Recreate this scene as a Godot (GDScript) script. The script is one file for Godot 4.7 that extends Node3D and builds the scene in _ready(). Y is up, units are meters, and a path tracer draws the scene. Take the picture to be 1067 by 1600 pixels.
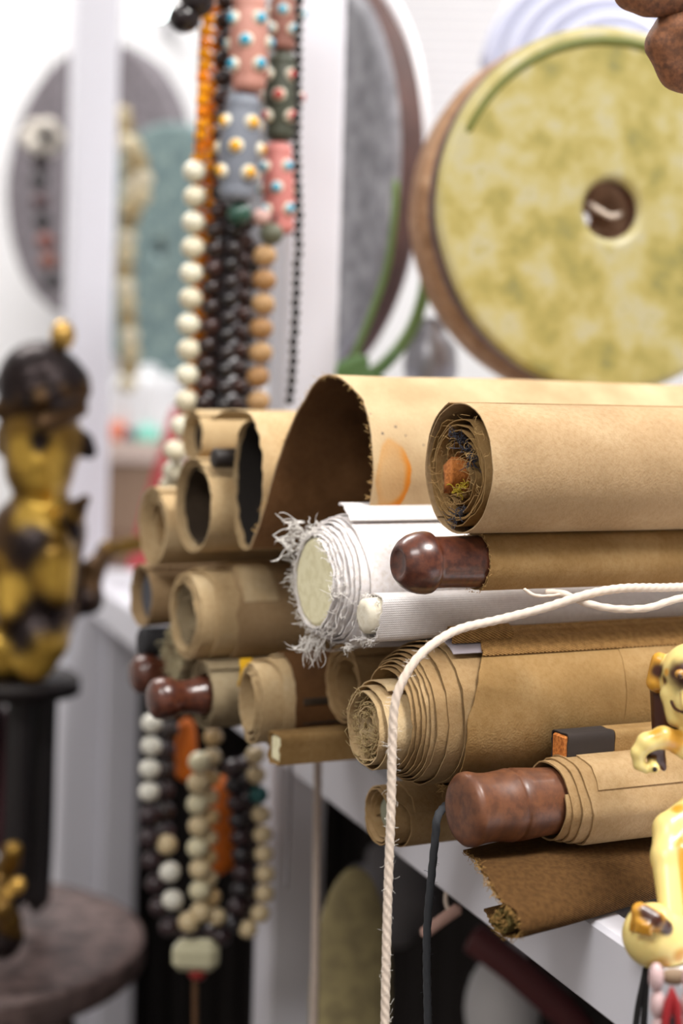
extends Node3D
# A market stall: rolled paper and cloth scrolls stacked on a white shelf, strings of beads, stone discs and carvings behind.

const F := 2670.0                    # focal length in pixels of the 1067 x 1600 frame
const CAM := Vector3(0, 1.35, 0)
const ROLL := 0.026
const YAW := 0.47                    # direction in which the scrolls lie
const FR := [0.0, 0.006, 0.02, 0.05, 0.11, 0.2, 0.33, 0.5, 0.72, 1.0]

var rng := RandomNumberGenerator.new()
var wav := FastNoiseLite.new()
var used := {}
var M := {}


# ---------------------------------------------------------------- helpers
func P(px: float, py: float, z: float) -> Vector3:
	return CAM + (Vector3((px - 533.5) / F, (593.0 - py) / F, -1.0) * z).rotated(Vector3(0, 0, 1), ROLL)


func on_level(px: float, py: float, y: float) -> Vector3:      # where the line of sight meets the level y
	var d := P(px, py, 1.0) - CAM
	return CAM + d * (y / d.y)


func numbered(called: String) -> String:
	if not used.has(called):
		used[called] = 0
		return called
	used[called] += 1
	return "%s_%03d" % [called, used[called]]


func thing(called: String, label: String, category: String, at := Vector3.ZERO, turn := 0.0, group := "") -> Node3D:
	var o := Node3D.new()
	o.name = numbered(called)
	add_child(o)
	o.position = at
	o.rotation.y = turn
	o.set_meta("label", label)
	o.set_meta("category", category)
	if group:
		o.set_meta("group", group)
	return o


func part(called: String, m: Mesh, mat: Material, parent: Node, at := Vector3.ZERO) -> MeshInstance3D:
	var o := MeshInstance3D.new()
	o.name = called
	o.mesh = m
	o.material_override = mat
	parent.add_child(o, true)
	o.position = at
	return o


func struct(called: String, size: Vector3, at: Vector3, mat: Material, label: String, turn := 0.0) -> MeshInstance3D:
	var o := MeshInstance3D.new()
	o.name = called
	o.mesh = bevel_box(size, minf(0.003, size[size.min_axis_index()] * 0.2))
	o.material_override = mat
	add_child(o)
	o.position = at
	o.rotation.y = turn
	o.set_meta("kind", "structure")
	o.set_meta("label", label)
	o.set_meta("category", called.split("_")[0])
	return o


class MB:
	var v := PackedVector3Array()
	var n := PackedVector3Array()
	var uv := PackedVector2Array()
	var c := PackedColorArray()
	var ix := PackedInt32Array()
	var color := Color.WHITE

	func grid(rows: Array, closed := false, flip := false, uvs: Array = []) -> void:
		var R := rows.size()
		var C: int = rows[0].size()
		var base := v.size()
		for r in R:
			var row: PackedVector3Array = rows[r]
			var up: PackedVector3Array = rows[mini(r + 1, R - 1)]
			var dn: PackedVector3Array = rows[maxi(r - 1, 0)]
			for k in C:
				var a := k + 1
				var b := k - 1
				if closed:
					a = a if a < C else 1
					b = b if b >= 0 else C - 2
				else:
					a = mini(a, C - 1)
					b = maxi(b, 0)
				var nn := (row[a] - row[b]).cross(up[k] - dn[k])
				if nn.length_squared() < 1e-20:
					var up2: PackedVector3Array = rows[mini(r + 1, R - 1)]
					var dn2: PackedVector3Array = rows[maxi(r - 1, 0)]
					nn = (up2[a] + dn2[a] - up2[b] - dn2[b]).cross(up[k] - dn[k])
				if nn.length_squared() < 1e-22:
					nn = Vector3.UP
				v.append(row[k])
				n.append(-nn.normalized() if flip else nn.normalized())
				uv.append(uvs[r][k] if uvs.size() else Vector2(float(k) / C, float(r) / R))
				c.append(color)
		for r in R - 1:
			for k in C - 1:
				var p := base + r * C + k
				if flip:
					ix.append_array([p, p + 1, p + C, p + 1, p + C + 1, p + C])
				else:
					ix.append_array([p, p + C, p + 1, p + 1, p + C, p + C + 1])

	func mesh() -> ArrayMesh:
		var a := []
		a.resize(Mesh.ARRAY_MAX)
		a[Mesh.ARRAY_VERTEX] = v
		a[Mesh.ARRAY_NORMAL] = n
		a[Mesh.ARRAY_TEX_UV] = uv
		a[Mesh.ARRAY_COLOR] = c
		a[Mesh.ARRAY_INDEX] = ix
		var m := ArrayMesh.new()
		m.add_surface_from_arrays(Mesh.PRIMITIVE_TRIANGLES, a)
		return m


func bevel_box(s: Vector3, b: float) -> ArrayMesh:
	var st := SurfaceTool.new()
	st.begin(Mesh.PRIMITIVE_TRIANGLES)
	st.set_smooth_group(-1)
	var h := s / 2.0
	var face := func(q: Array, want: Vector3):
		var nn: Vector3 = (q[1] - q[0]).cross(q[2] - q[0])
		if nn.dot(want) > 0.0:
			q.reverse()
		for t in range(1, q.size() - 1):
			for k in [0, t, t + 1]:
				st.set_uv(Vector2(q[k].x + q[k].z, q[k].y))
				st.add_vertex(q[k])
	var in3 := h - Vector3(b, b, b)
	for ax in 3:
		for sg in [-1.0, 1.0]:
			var d := Vector3.ZERO
			d[ax] = sg
			var q := []
			for e in [[-1, -1], [1, -1], [1, 1], [-1, 1]]:
				var p := Vector3.ZERO
				p[ax] = sg * h[ax]
				p[(ax + 1) % 3] = e[0] * in3[(ax + 1) % 3]
				p[(ax + 2) % 3] = e[1] * in3[(ax + 2) % 3]
				q.append(p)
			face.call(q, d)
		var a1 := (ax + 1) % 3
		var a2 := (ax + 2) % 3
		for s1 in [-1.0, 1.0]:
			for s2 in [-1.0, 1.0]:
				var q := []
				for e in [[-1, 0], [1, 0], [1, 1], [-1, 1]]:
					var p := Vector3.ZERO
					p[ax] = e[0] * in3[ax]
					p[a1] = s1 * (h[a1] if e[1] == 0 else in3[a1])
					p[a2] = s2 * (in3[a2] if e[1] == 0 else h[a2])
					q.append(p)
				var d := Vector3.ZERO
				d[a1] = s1
				d[a2] = s2
				face.call(q, d)
	for sx in [-1.0, 1.0]:
		for sy in [-1.0, 1.0]:
			for sz in [-1.0, 1.0]:
				var s3 := Vector3(sx, sy, sz)
				face.call([Vector3(h.x, in3.y, in3.z) * s3, Vector3(in3.x, h.y, in3.z) * s3, Vector3(in3.x, in3.y, h.z) * s3], s3)
	st.generate_normals()
	return st.commit()


func kf(u: float, keys: Array) -> float:
	if u <= keys[0][0]:
		return keys[0][1]
	for i in range(1, keys.size()):
		if u <= keys[i][0]:
			return lerpf(keys[i - 1][1], keys[i][1], (u - keys[i - 1][0]) / maxf(keys[i][0] - keys[i - 1][0], 1e-6))
	return keys[-1][1]


# a spiral in the (Z, Y) plane, outside to inside; off: how far the middle is shifted
func spiral(r1: float, r0: float, turns: float, a0: float, off := Vector2.ZERO, wob := 0.0, sd := 0, bend := 1.0) -> PackedVector2Array:
	var out := PackedVector2Array()
	var nn := int(turns * 40)
	for i in nn + 1:
		var u := float(i) / nn
		var a := a0 + u * turns * TAU
		var r := lerpf(r1, r0, pow(u, bend))
		r *= 1.0 + wob * wav.get_noise_3d(cos(a) * 90.0 + sd * 50.0, sin(a) * 90.0, u * turns * 45.0)
		out.append(Vector2(cos(a), sin(a)) * r + off * u)
	return out


func through(keys: Array, n: int) -> PackedVector2Array:
	var cv := Curve2D.new()
	for i in keys.size():
		var a: Vector2 = keys[maxi(i - 1, 0)]
		var b: Vector2 = keys[mini(i + 1, keys.size() - 1)]
		cv.add_point(keys[i], (a - b) / 6.0, (b - a) / 6.0)
	cv.bake_interval = 0.0005
	var out := PackedVector2Array()
	for i in n + 1:
		out.append(cv.sample_baked(cv.get_baked_length() * i / n, true))
	return out


# a sheet of paper or cloth: the profile drawn out along X from starts[i] to L
func sheet(mb: MB, pts: PackedVector2Array, starts: PackedFloat32Array, L: float, th: float, wave := 0.0003, jag := 0.0, sd := 0, fr: Array = FR) -> void:
	var n := pts.size()
	var arc := PackedFloat32Array()
	var nor := PackedVector2Array()
	var s := 0.0
	for i in n:
		if i:
			s += pts[i].distance_to(pts[i - 1])
		arc.append(s)
		var t := (pts[mini(i + 1, n - 1)] - pts[maxi(i - 1, 0)]).normalized()
		nor.append(Vector2(t.y, -t.x))
	var outer := []
	var inner := []
	var uvs := []
	for f in fr:
		var ro := PackedVector3Array()
		var ri := PackedVector3Array()
		var ru := PackedVector2Array()
		for i in n:
			var st := starts[i] + jag * (wav.get_noise_2d(arc[i] * 9000.0, sd * 31.0) + 0.7 * wav.get_noise_2d(arc[i] * 40000.0, sd * 31.0 + 500.0))
			var t := lerpf(st, L, f)
			var w: float = wave * wav.get_noise_3d(arc[i] * 1500.0, t * 900.0, sd * 77.0) * 1.6
			var p := pts[i] + nor[i] * (w + th / 2.0)
			var q := pts[i] + nor[i] * (w - th / 2.0)
			ro.append(Vector3(t, p.y, p.x))
			ri.append(Vector3(t, q.y, q.x))
			ru.append(Vector2(t, arc[i]))
		outer.append(ro)
		inner.append(ri)
		uvs.append(ru)
	mb.grid(outer, false, true, uvs)
	mb.grid(inner, false, false, uvs)
	mb.grid([inner[0], outer[0]], false, true, [uvs[0], uvs[0]])
	mb.grid([outer[-1], inner[-1]], false, true, [uvs[-1], uvs[-1]])
	for e in [0, n - 1]:
		var a := PackedVector3Array()
		var b := PackedVector3Array()
		var q := PackedVector2Array()
		for r in fr.size():
			a.append(outer[r][e])
			b.append(inner[r][e])
			q.append(uvs[r][e])
		mb.grid([a, b], false, e == 0, [q, q])


func starts(pts: PackedVector2Array, f: Callable) -> PackedFloat32Array:
	var out := PackedFloat32Array()
	for i in pts.size():
		out.append(f.call(float(i) / (pts.size() - 1), pts[i]))
	return out


# turned about X: prof holds (x, radius)
func lathe(mb: MB, prof: Array, seg := 32, off := Vector2.ZERO, bump := 0.0) -> void:
	var rows := []
	var uvs := []
	var s := 0.0
	for i in prof.size():
		if i:
			s += prof[i].distance_to(prof[i - 1])
		var row := PackedVector3Array()
		var ru := PackedVector2Array()
		for k in seg + 1:
			var a := TAU * (k % seg) / seg
			var r: float = prof[i].y * (1.0 + bump * wav.get_noise_3d(cos(a) * 120.0, sin(a) * 120.0, prof[i].x * 4000.0))
			row.append(Vector3(prof[i].x, off.y + sin(a) * r, off.x + cos(a) * r))
			ru.append(Vector2(s, float(k) / seg * 0.06))
		rows.append(row)
		uvs.append(ru)
	mb.grid(rows, true, true, uvs)


func smooth_path(keys: Array, step: float) -> PackedVector3Array:
	var cv := Curve3D.new()
	for i in keys.size():
		var a: Vector3 = keys[maxi(i - 1, 0)]
		var b: Vector3 = keys[mini(i + 1, keys.size() - 1)]
		cv.add_point(keys[i], (a - b) / 6.0, (b - a) / 6.0)
	cv.bake_interval = 0.001
	var n := maxi(2, int(cv.get_baked_length() / step))
	var out := PackedVector3Array()
	for i in n + 1:
		out.append(cv.sample_baked(cv.get_baked_length() * i / n, true))
	return out


func tube(mb: MB, path: PackedVector3Array, rad: float, seg := 8, lobes := 0, twist := 0.0, taper := 0.0) -> void:
	var rows := []
	var t0 := (path[1] - path[0]).normalized()
	var x := t0.cross(Vector3(0.3, 0.2, 0.9)).normalized()
	var s := 0.0
	for i in path.size():
		var t := (path[mini(i + 1, path.size() - 1)] - path[maxi(i - 1, 0)]).normalized()
		if t.length_squared() < 0.5:
			t = t0
		x = (x - t * x.dot(t)).normalized()
		var y := t.cross(x)
		if i:
			s += path[i].distance_to(path[i - 1])
		var row := PackedVector3Array()
		var r := rad * (1.0 - taper * i / (path.size() - 1))
		if i == 0 or i == path.size() - 1:
			r *= 0.25
		for k in seg + 1:
			var a := TAU * (k % seg) / seg
			var q := r * (1.0 + (0.13 * 0.55 * cos(lobes * a + twist * s) if lobes else 0.0))
			row.append(path[i] + (x * cos(a) + y * sin(a)) * q)
		rows.append(row)
	mb.grid(rows, true, true)


func hairs(mb: MB, spots: Array, dirs: Array, count: int, length: float, rad: float, curl := 1.0) -> void:
	for i in count:
		var k := rng.randi() % spots.size()
		var p: Vector3 = spots[k] + Vector3(rng.randf_range(-1, 1), rng.randf_range(-1, 1), rng.randf_range(-1, 1)) * 0.0006
		var d: Vector3 = (dirs[k] + Vector3(rng.randf_range(-1, 1), rng.randf_range(-1, 1), rng.randf_range(-1, 1)) * 0.8).normalized()
		var ax := Vector3(rng.randf_range(-1, 1), rng.randf_range(-1, 1), rng.randf_range(-1, 1)).normalized()
		var l := length * rng.randf_range(0.35, 1.0)
		var path := PackedVector3Array([p])
		var turn := rng.randf_range(-0.5, 0.5) * curl
		for j in 9:
			p += d * l / 9.0
			d = d.rotated(ax, turn).normalized()
			turn += rng.randf_range(-0.22, 0.22) * curl
			path.append(p)
		tube(mb, path, rad * rng.randf_range(0.6, 1.2), 4)


func balls(mb: MB, at: Vector3, r: Vector3, rings := 12, seg := 18) -> void:
	var rows := []
	for i in rings + 1:
		var b := PI * i / rings
		var row := PackedVector3Array()
		for k in seg + 1:
			var a := TAU * (k % seg) / seg
			row.append(at + Vector3(sin(b) * cos(a) * r.x, cos(b) * r.y, sin(b) * sin(a) * r.z))
		rows.append(row)
	mb.grid(rows, true, false)


# bodies: bones [from, to, radius, radius, colour]; paint: [where, radius, colour]
func body(bones: Array, cell: float, k: float, paint: Array = []) -> ArrayMesh:
	var lo := Vector3.INF
	var hi := -Vector3.INF
	for b in bones:
		for e in 2:
			var r: float = b[2 + e] + k + cell * 3.0
			lo = lo.min(b[e] - Vector3(r, r, r))
			hi = hi.max(b[e] + Vector3(r, r, r))
	var d := Vector3i(((hi - lo) / cell).ceil()) + Vector3i.ONE
	var sx := 1
	var sy := d.x
	var sz := d.x * d.y
	var f := PackedFloat32Array()
	f.resize(d.x * d.y * d.z)
	f.fill(1.0)
	for b in bones:
		var A: Vector3 = b[0]
		var B: Vector3 = b[1]
		var ra: float = b[2]
		var rb: float = b[3]
		var m := maxf(ra, rb) + k + cell * 2.5
		var l := Vector3i((A.min(B) - Vector3(m, m, m) - lo) / cell)
		var h := Vector3i((A.max(B) + Vector3(m, m, m) - lo) / cell)
		var AB := B - A
		var q := maxf(AB.length_squared(), 1e-12)
		for z in range(maxi(l.z, 0), mini(h.z + 1, d.z)):
			for y in range(maxi(l.y, 0), mini(h.y + 1, d.y)):
				for x in range(maxi(l.x, 0), mini(h.x + 1, d.x)):
					var p := lo + Vector3(x, y, z) * cell
					var t := clampf((p - A).dot(AB) / q, 0.0, 1.0)
					var v := p.distance_to(A + AB * t) - lerpf(ra, rb, t)
					var i := x + y * sy + z * sz
					var o := f[i]
					var hh := maxf(k - absf(v - o), 0.0) / k
					f[i] = minf(v, o) - hh * hh * k * 0.25
	var mb := MB.new()
	var id := {}
	var live := PackedInt32Array()
	for i in f.size():
		if absf(f[i]) < cell * 2.2:
			live.append(i)
	for i in live:
		var x := i % d.x
		var y := (i / sy) % d.y
		var z := i / sz
		if x >= d.x - 1 or y >= d.y - 1 or z >= d.z - 1:
			continue
		var at := Vector3.ZERO
		var cnt := 0
		for e in [[0, 0, 0, 0], [0, 1, 0, 0], [0, 0, 1, 0], [0, 1, 1, 0], [1, 0, 0, 0], [1, 1, 0, 0], [1, 0, 0, 1], [1, 1, 0, 1], [2, 0, 0, 0], [2, 1, 0, 0], [2, 0, 1, 0], [2, 1, 1, 0]]:
			var a0 := Vector3i.ZERO
			if e[0] == 0:
				a0 = Vector3i(0, e[1], e[2])
			elif e[0] == 1:
				a0 = Vector3i(e[1], 0, e[3])
			else:
				a0 = Vector3i(e[1], e[2], 0)
			var i0 := i + a0.x + a0.y * sy + a0.z * sz
			var i1: int = i0 + [sx, sy, sz][e[0]]
			var v0 := f[i0]
			var v1 := f[i1]
			if (v0 < 0.0) != (v1 < 0.0):
				var pp := Vector3(a0)
				pp[e[0]] += v0 / (v0 - v1)
				at += pp
				cnt += 1
		if cnt:
			id[i] = mb.v.size()
			mb.v.append(lo + (Vector3(x, y, z) + at / cnt) * cell)
			mb.uv.append(Vector2.ZERO)
			mb.n.append(Vector3.ZERO)
	for i in live:
		var step := [sx, sy, sz]
		for e in 3:
			if i + step[e] >= f.size():
				continue
			var a := f[i] < 0.0
			if a == (f[i + step[e]] < 0.0):
				continue
			var u: int = step[(e + 1) % 3]
			var w: int = step[(e + 2) % 3]
			var q := [i - u - w, i - w, i, i - u]
			if not (id.has(q[0]) and id.has(q[1]) and id.has(q[2]) and id.has(q[3])):
				continue
			var o := [id[q[0]], id[q[1]], id[q[2]], id[q[3]]]
			if a:
				o.reverse()
			mb.ix.append_array([o[0], o[1], o[2], o[0], o[2], o[3]])
	for t in range(0, mb.ix.size(), 3):
		var nn := (mb.v[mb.ix[t + 2]] - mb.v[mb.ix[t]]).cross(mb.v[mb.ix[t + 1]] - mb.v[mb.ix[t]])
		for e in 3:
			mb.n[mb.ix[t + e]] += nn
	for i in mb.v.size():
		mb.n[i] = mb.n[i].normalized()
		var p := mb.v[i]
		var sum := 0.0
		var col := Color(0, 0, 0, 1)
		for b in bones:
			var AB: Vector3 = b[1] - b[0]
			var t := clampf((p - b[0]).dot(AB) / maxf(AB.length_squared(), 1e-12), 0.0, 1.0)
			var dist := absf(p.distance_to(b[0] + AB * t) - lerpf(b[2], b[3], t))
			var w := 1.0 / (1e-7 + pow(dist / k, 3.0))
			var bc: Color = b[4]
			col += bc * w
			sum += w
		col = col / sum
		for s in paint:
			var g: float = p.distance_to(s[0]) / s[1] + 0.25 * wav.get_noise_3d(p.x * 9000.0, p.y * 9000.0, p.z * 9000.0)
			var sc: Color = s[2]
			col = col.lerp(sc, 1.0 - smoothstep(0.45, 1.2, g))
		col.a = 1.0
		mb.c.append(col)
	return mb.mesh()


# ---------------------------------------------------------------- materials
func lin(r: int, g: int, b: int) -> Color:
	return Color8(r, g, b).srgb_to_linear()


func flat(r: int, g: int, b: int, rough := 0.6, metal := 0.0) -> StandardMaterial3D:
	var m := StandardMaterial3D.new()
	m.albedo_color = Color8(r, g, b)
	m.roughness = rough
	m.metallic = metal
	return m


func noise_tex(sd: int, freq: float, cols: Array, kind := FastNoiseLite.TYPE_SIMPLEX_SMOOTH, oct := 5, size := 512, stretch := 1) -> NoiseTexture2D:
	var f := FastNoiseLite.new()
	f.seed = sd
	f.noise_type = kind
	f.frequency = freq
	f.fractal_octaves = oct
	f.fractal_gain = 0.6
	var t := NoiseTexture2D.new()
	t.width = size
	t.height = size / stretch
	t.seamless = true
	t.seamless_blend_skirt = 0.2
	t.noise = f
	if cols.size():
		var g := Gradient.new()
		g.offsets = PackedFloat32Array(range(cols.size()).map(func(i): return i / (cols.size() - 1.0)))
		g.colors = PackedColorArray(cols)
		t.color_ramp = g
	return t


func bump_tex(sd: int, freq: float, strength: float, oct := 4) -> NoiseTexture2D:
	var t := noise_tex(sd, freq, [], FastNoiseLite.TYPE_SIMPLEX_SMOOTH, oct)
	t.as_normal_map = true
	t.bump_strength = strength
	return t


func paper(sd: int, dark: Color, mid: Color, light: Color, rough := 0.85, freq := 0.006, bump := 3.0) -> StandardMaterial3D:
	var m := StandardMaterial3D.new()
	m.albedo_texture = noise_tex(sd, freq, [dark, dark.lerp(mid, 0.7), mid, mid.lerp(light, 0.6), light])
	m.uv1_scale = Vector3(5, 5, 5)
	m.roughness = rough
	m.metallic_specular = 0.3
	m.normal_enabled = true
	m.normal_texture = M.fibre
	m.normal_scale = bump * 0.05
	m.detail_enabled = true
	m.detail_blend_mode = BaseMaterial3D.BLEND_MODE_MUL
	m.detail_albedo = M.specks
	return m


func woven(pattern: String, a: Color, b: Color, reps: float, height: float) -> StandardMaterial3D:
	var n := 256
	var im := Image.create(n, n, false, Image.FORMAT_RGB8)
	var hm := Image.create(n, n, false, Image.FORMAT_RGB8)
	var nz := FastNoiseLite.new()
	nz.seed = int(reps)
	nz.frequency = 0.03
	for y in n:
		for x in n:
			var h := 0.0
			if pattern == "twill":
				h = 0.5 + 0.5 * sin((x + y * 2.0) * TAU / 16.0 + 0.8 * sin(y * TAU / 64.0)) * (0.75 + 0.25 * sin((x - y) * TAU / 8.0))
			else:
				h = 0.5 + 0.25 * sin(x * TAU / 8.0) * (1.0 if (y / 4) % 2 else -1.0) + 0.25 * sin(y * TAU / 8.0)
			h = clampf(h + 0.18 * nz.get_noise_2d(x * 6.0, y * 6.0) + 0.25 * nz.get_noise_2d(x, y), 0.0, 1.0)
			im.set_pixel(x, y, a.lerp(b, h))
			hm.set_pixel(x, y, Color(h, h, h))
	hm.bump_map_to_normal_map(height)
	var m := StandardMaterial3D.new()
	m.albedo_texture = ImageTexture.create_from_image(im)
	m.normal_enabled = true
	m.normal_texture = ImageTexture.create_from_image(hm)
	m.normal_scale = 0.8
	m.uv1_scale = Vector3(reps, reps, reps)
	m.roughness = 0.9
	m.metallic_specular = 0.2
	return m


func grain(sd: int, dark: Color, light: Color, rough := 0.35, sc := Vector3(8, 8, 8), coat := 0.0) -> StandardMaterial3D:
	var m := StandardMaterial3D.new()
	m.albedo_texture = noise_tex(sd, 0.012, [dark, dark.lerp(light, 0.35), light, dark.lerp(light, 0.6)], FastNoiseLite.TYPE_SIMPLEX_SMOOTH, 5)
	m.uv1_scale = sc
	m.uv1_triplanar = true
	m.roughness = rough
	if coat > 0.0:
		m.clearcoat_enabled = true
		m.clearcoat = coat
		m.clearcoat_roughness = 0.2
	return m


func painted(rough := 0.3, metal := 0.0) -> StandardMaterial3D:
	var m := StandardMaterial3D.new()
	m.vertex_color_use_as_albedo = true
	m.roughness = rough
	m.metallic = metal
	return m


func make_materials() -> void:
	M.fibre = bump_tex(5, 0.25, 4.0)
	M.specks = noise_tex(9, 0.09, [Color8(234, 228, 220), Color8(246, 243, 239), Color8(252, 251, 250), Color8(255, 255, 255)], FastNoiseLite.TYPE_SIMPLEX, 4)
	M.tan = paper(1, Color8(161, 135, 100), Color8(175, 148, 112), Color8(186, 161, 125))
	M.tan2 = paper(2, Color8(140, 111, 75), Color8(168, 140, 100), Color8(188, 161, 122))
	M.gold = paper(3, Color8(135, 106, 64), Color8(156, 125, 80), Color8(174, 144, 99))
	M.pale = paper(4, Color8(176, 150, 110), Color8(196, 171, 131), Color8(210, 190, 154))
	M.brownp = paper(6, Color8(77, 52, 31), Color8(103, 72, 43), Color8(126, 91, 58))
	M.greyp = paper(7, Color8(132, 117, 92), Color8(155, 140, 112), Color8(172, 158, 129))
	M.darkp = paper(8, Color8(43, 37, 30), Color8(62, 52, 42), Color8(79, 67, 54))
	M.white = woven("plain", Color8(214, 208, 206), Color8(246, 243, 242), 30.0, 2.5)
	M.white_paper = paper(10, Color8(222, 218, 218), Color8(236, 233, 234), Color8(246, 244, 245), 0.9, 0.02, 1.2)
	M.thread = flat(238, 234, 228, 0.95)
	M.tan_thread = flat(196, 160, 104, 0.95)
	M.cord = flat(222, 206, 190, 0.95)
	M.black_cord = flat(52, 54, 58, 0.95)
	M.twill = woven("twill", Color8(92, 64, 32), Color8(200, 156, 98), 27.0, 7.0)
	M.twill_dark = woven("twill", Color8(56, 39, 22), Color8(124, 90, 52), 36.0, 5.0)
	M.knob = grain(11, Color8(52, 24, 20), Color8(100, 54, 36), 0.32, Vector3(28, 28, 28), 0.5)
	M.knob2 = grain(12, Color8(78, 46, 32), Color8(116, 72, 46), 0.45, Vector3(20, 20, 20), 0.15)
	M.raw_wood = grain(13, Color8(150, 80, 30), Color8(214, 136, 66), 0.9, Vector3(60, 60, 60))
	M.foam = grain(14, Color8(226, 218, 176), Color8(244, 238, 202), 0.95, Vector3(20, 20, 20))
	M.foam2 = grain(18, Color8(218, 208, 184), Color8(240, 234, 216), 0.95, Vector3(30, 30, 30))
	M.paint = flat(224, 224, 233, 0.5)
	M.wall = flat(236, 236, 238, 0.8)
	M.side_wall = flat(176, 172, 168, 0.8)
	M.black = flat(20, 18, 18, 0.8)


# ---------------------------------------------------------------- the place
func _ready() -> void:
	# camera, sky, exposure
	var cam := Camera3D.new()
	cam.name = "camera"
	add_child(cam)
	cam.position = CAM
	cam.rotation.z = ROLL
	var att := CameraAttributesPhysical.new()
	att.frustum_focal_length = 60.0
	att.exposure_aperture = 4.4
	att.frustum_focus_distance = 0.795
	att.frustum_near = 0.05
	att.frustum_far = 60.0
	cam.attributes = att
	cam.projection = Camera3D.PROJECTION_FRUSTUM
	cam.near = 0.05
	cam.far = 60.0
	cam.size = 1600.0 / F * cam.near
	cam.frustum_offset = Vector2(0, -(800.0 - 593.0) / F * cam.near)
	cam.current = true
	var we := WorldEnvironment.new()
	we.name = "surroundings"
	var env := Environment.new()
	env.background_mode = Environment.BG_SKY
	env.sky = Sky.new()
	env.sky.sky_material = ProceduralSkyMaterial.new()
	env.tonemap_mode = Environment.TONE_MAPPER_LINEAR
	env.tonemap_exposure = 0.6
	env.sdfgi_enabled = true
	env.ssao_enabled = true
	env.ssil_enabled = true
	we.environment = env
	add_child(we)
	# ceiling lights: [x, z, width, depth, energy]
	for l in [[0.5, -0.3, 0.4, 0.4, 5.6], [-0.7, 0.4, 1.0, 0.6, 4.6], [-0.75, -1.9, 1.0, 0.4, 3.8], [0.95, -1.6, 0.4, 0.9, 3.4]]:
		ceiling_light(l[0], l[1], l[2], l[3], l[4])

	rng.seed = 7
	wav.seed = 3
	wav.frequency = 0.01
	wav.fractal_octaves = 3
	make_materials()
	room()
	shelf_unit()
	scrolls()
	cords()
	discs()
	beads()
	carvings()
	statue()
	clutter()


func ceiling_light(x: float, z: float, w: float, d: float, e: float) -> void:
	var o := thing("ceiling_light", ("white ceiling light panel behind the camera" if z > 0.0 else "square white ceiling light panel above the scrolls") if z > -1.0 else ("long white ceiling light panel near the left wall" if x < 0.0 else "long white ceiling light panel near the right wall"), "ceiling light", Vector3(x, 2.6, z))
	part("frame", bevel_box(Vector3(w + 0.04, 0.03, d + 0.04), 0.004), flat(220, 220, 222), o, Vector3(0, -0.015, 0))
	var g := flat(250, 250, 250)
	g.emission_enabled = true
	g.emission = Color(1, 1, 1)
	g.emission_energy_multiplier = 2.0
	part("diffuser", bevel_box(Vector3(w, 0.006, d), 0.001), g, o, Vector3(0, -0.032, 0))
	var a := AreaLight3D.new()
	a.name = "light"
	a.area_size = Vector2(w, d)
	a.light_energy = e
	a.light_color = Color(1.0, 0.985, 0.97)
	a.area_range = 8.0
	a.shadow_enabled = true
	o.add_child(a)
	a.position = Vector3(0, -0.045, 0)
	a.rotation.x = -PI / 2


func room() -> void:
	struct("floor", Vector3(3.8, 0.1, 4.4), Vector3(0, -0.05, -0.8), flat(70, 62, 58, 0.5), "grey brown shop floor")
	struct("ceiling", Vector3(3.8, 0.1, 4.4), Vector3(0, 2.65, -0.8), M.wall, "white shop ceiling")
	struct("wall_back", Vector3(3.8, 2.6, 0.1), Vector3(0, 1.3, -2.85), M.wall, "white wall behind the discs")
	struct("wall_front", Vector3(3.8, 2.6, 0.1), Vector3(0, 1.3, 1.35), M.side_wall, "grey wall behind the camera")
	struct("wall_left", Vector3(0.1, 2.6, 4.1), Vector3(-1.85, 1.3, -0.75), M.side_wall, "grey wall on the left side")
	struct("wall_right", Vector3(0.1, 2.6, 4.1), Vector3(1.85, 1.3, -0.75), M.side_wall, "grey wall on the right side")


var shelf_dir: Vector3
var shelf_turn: float

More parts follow.
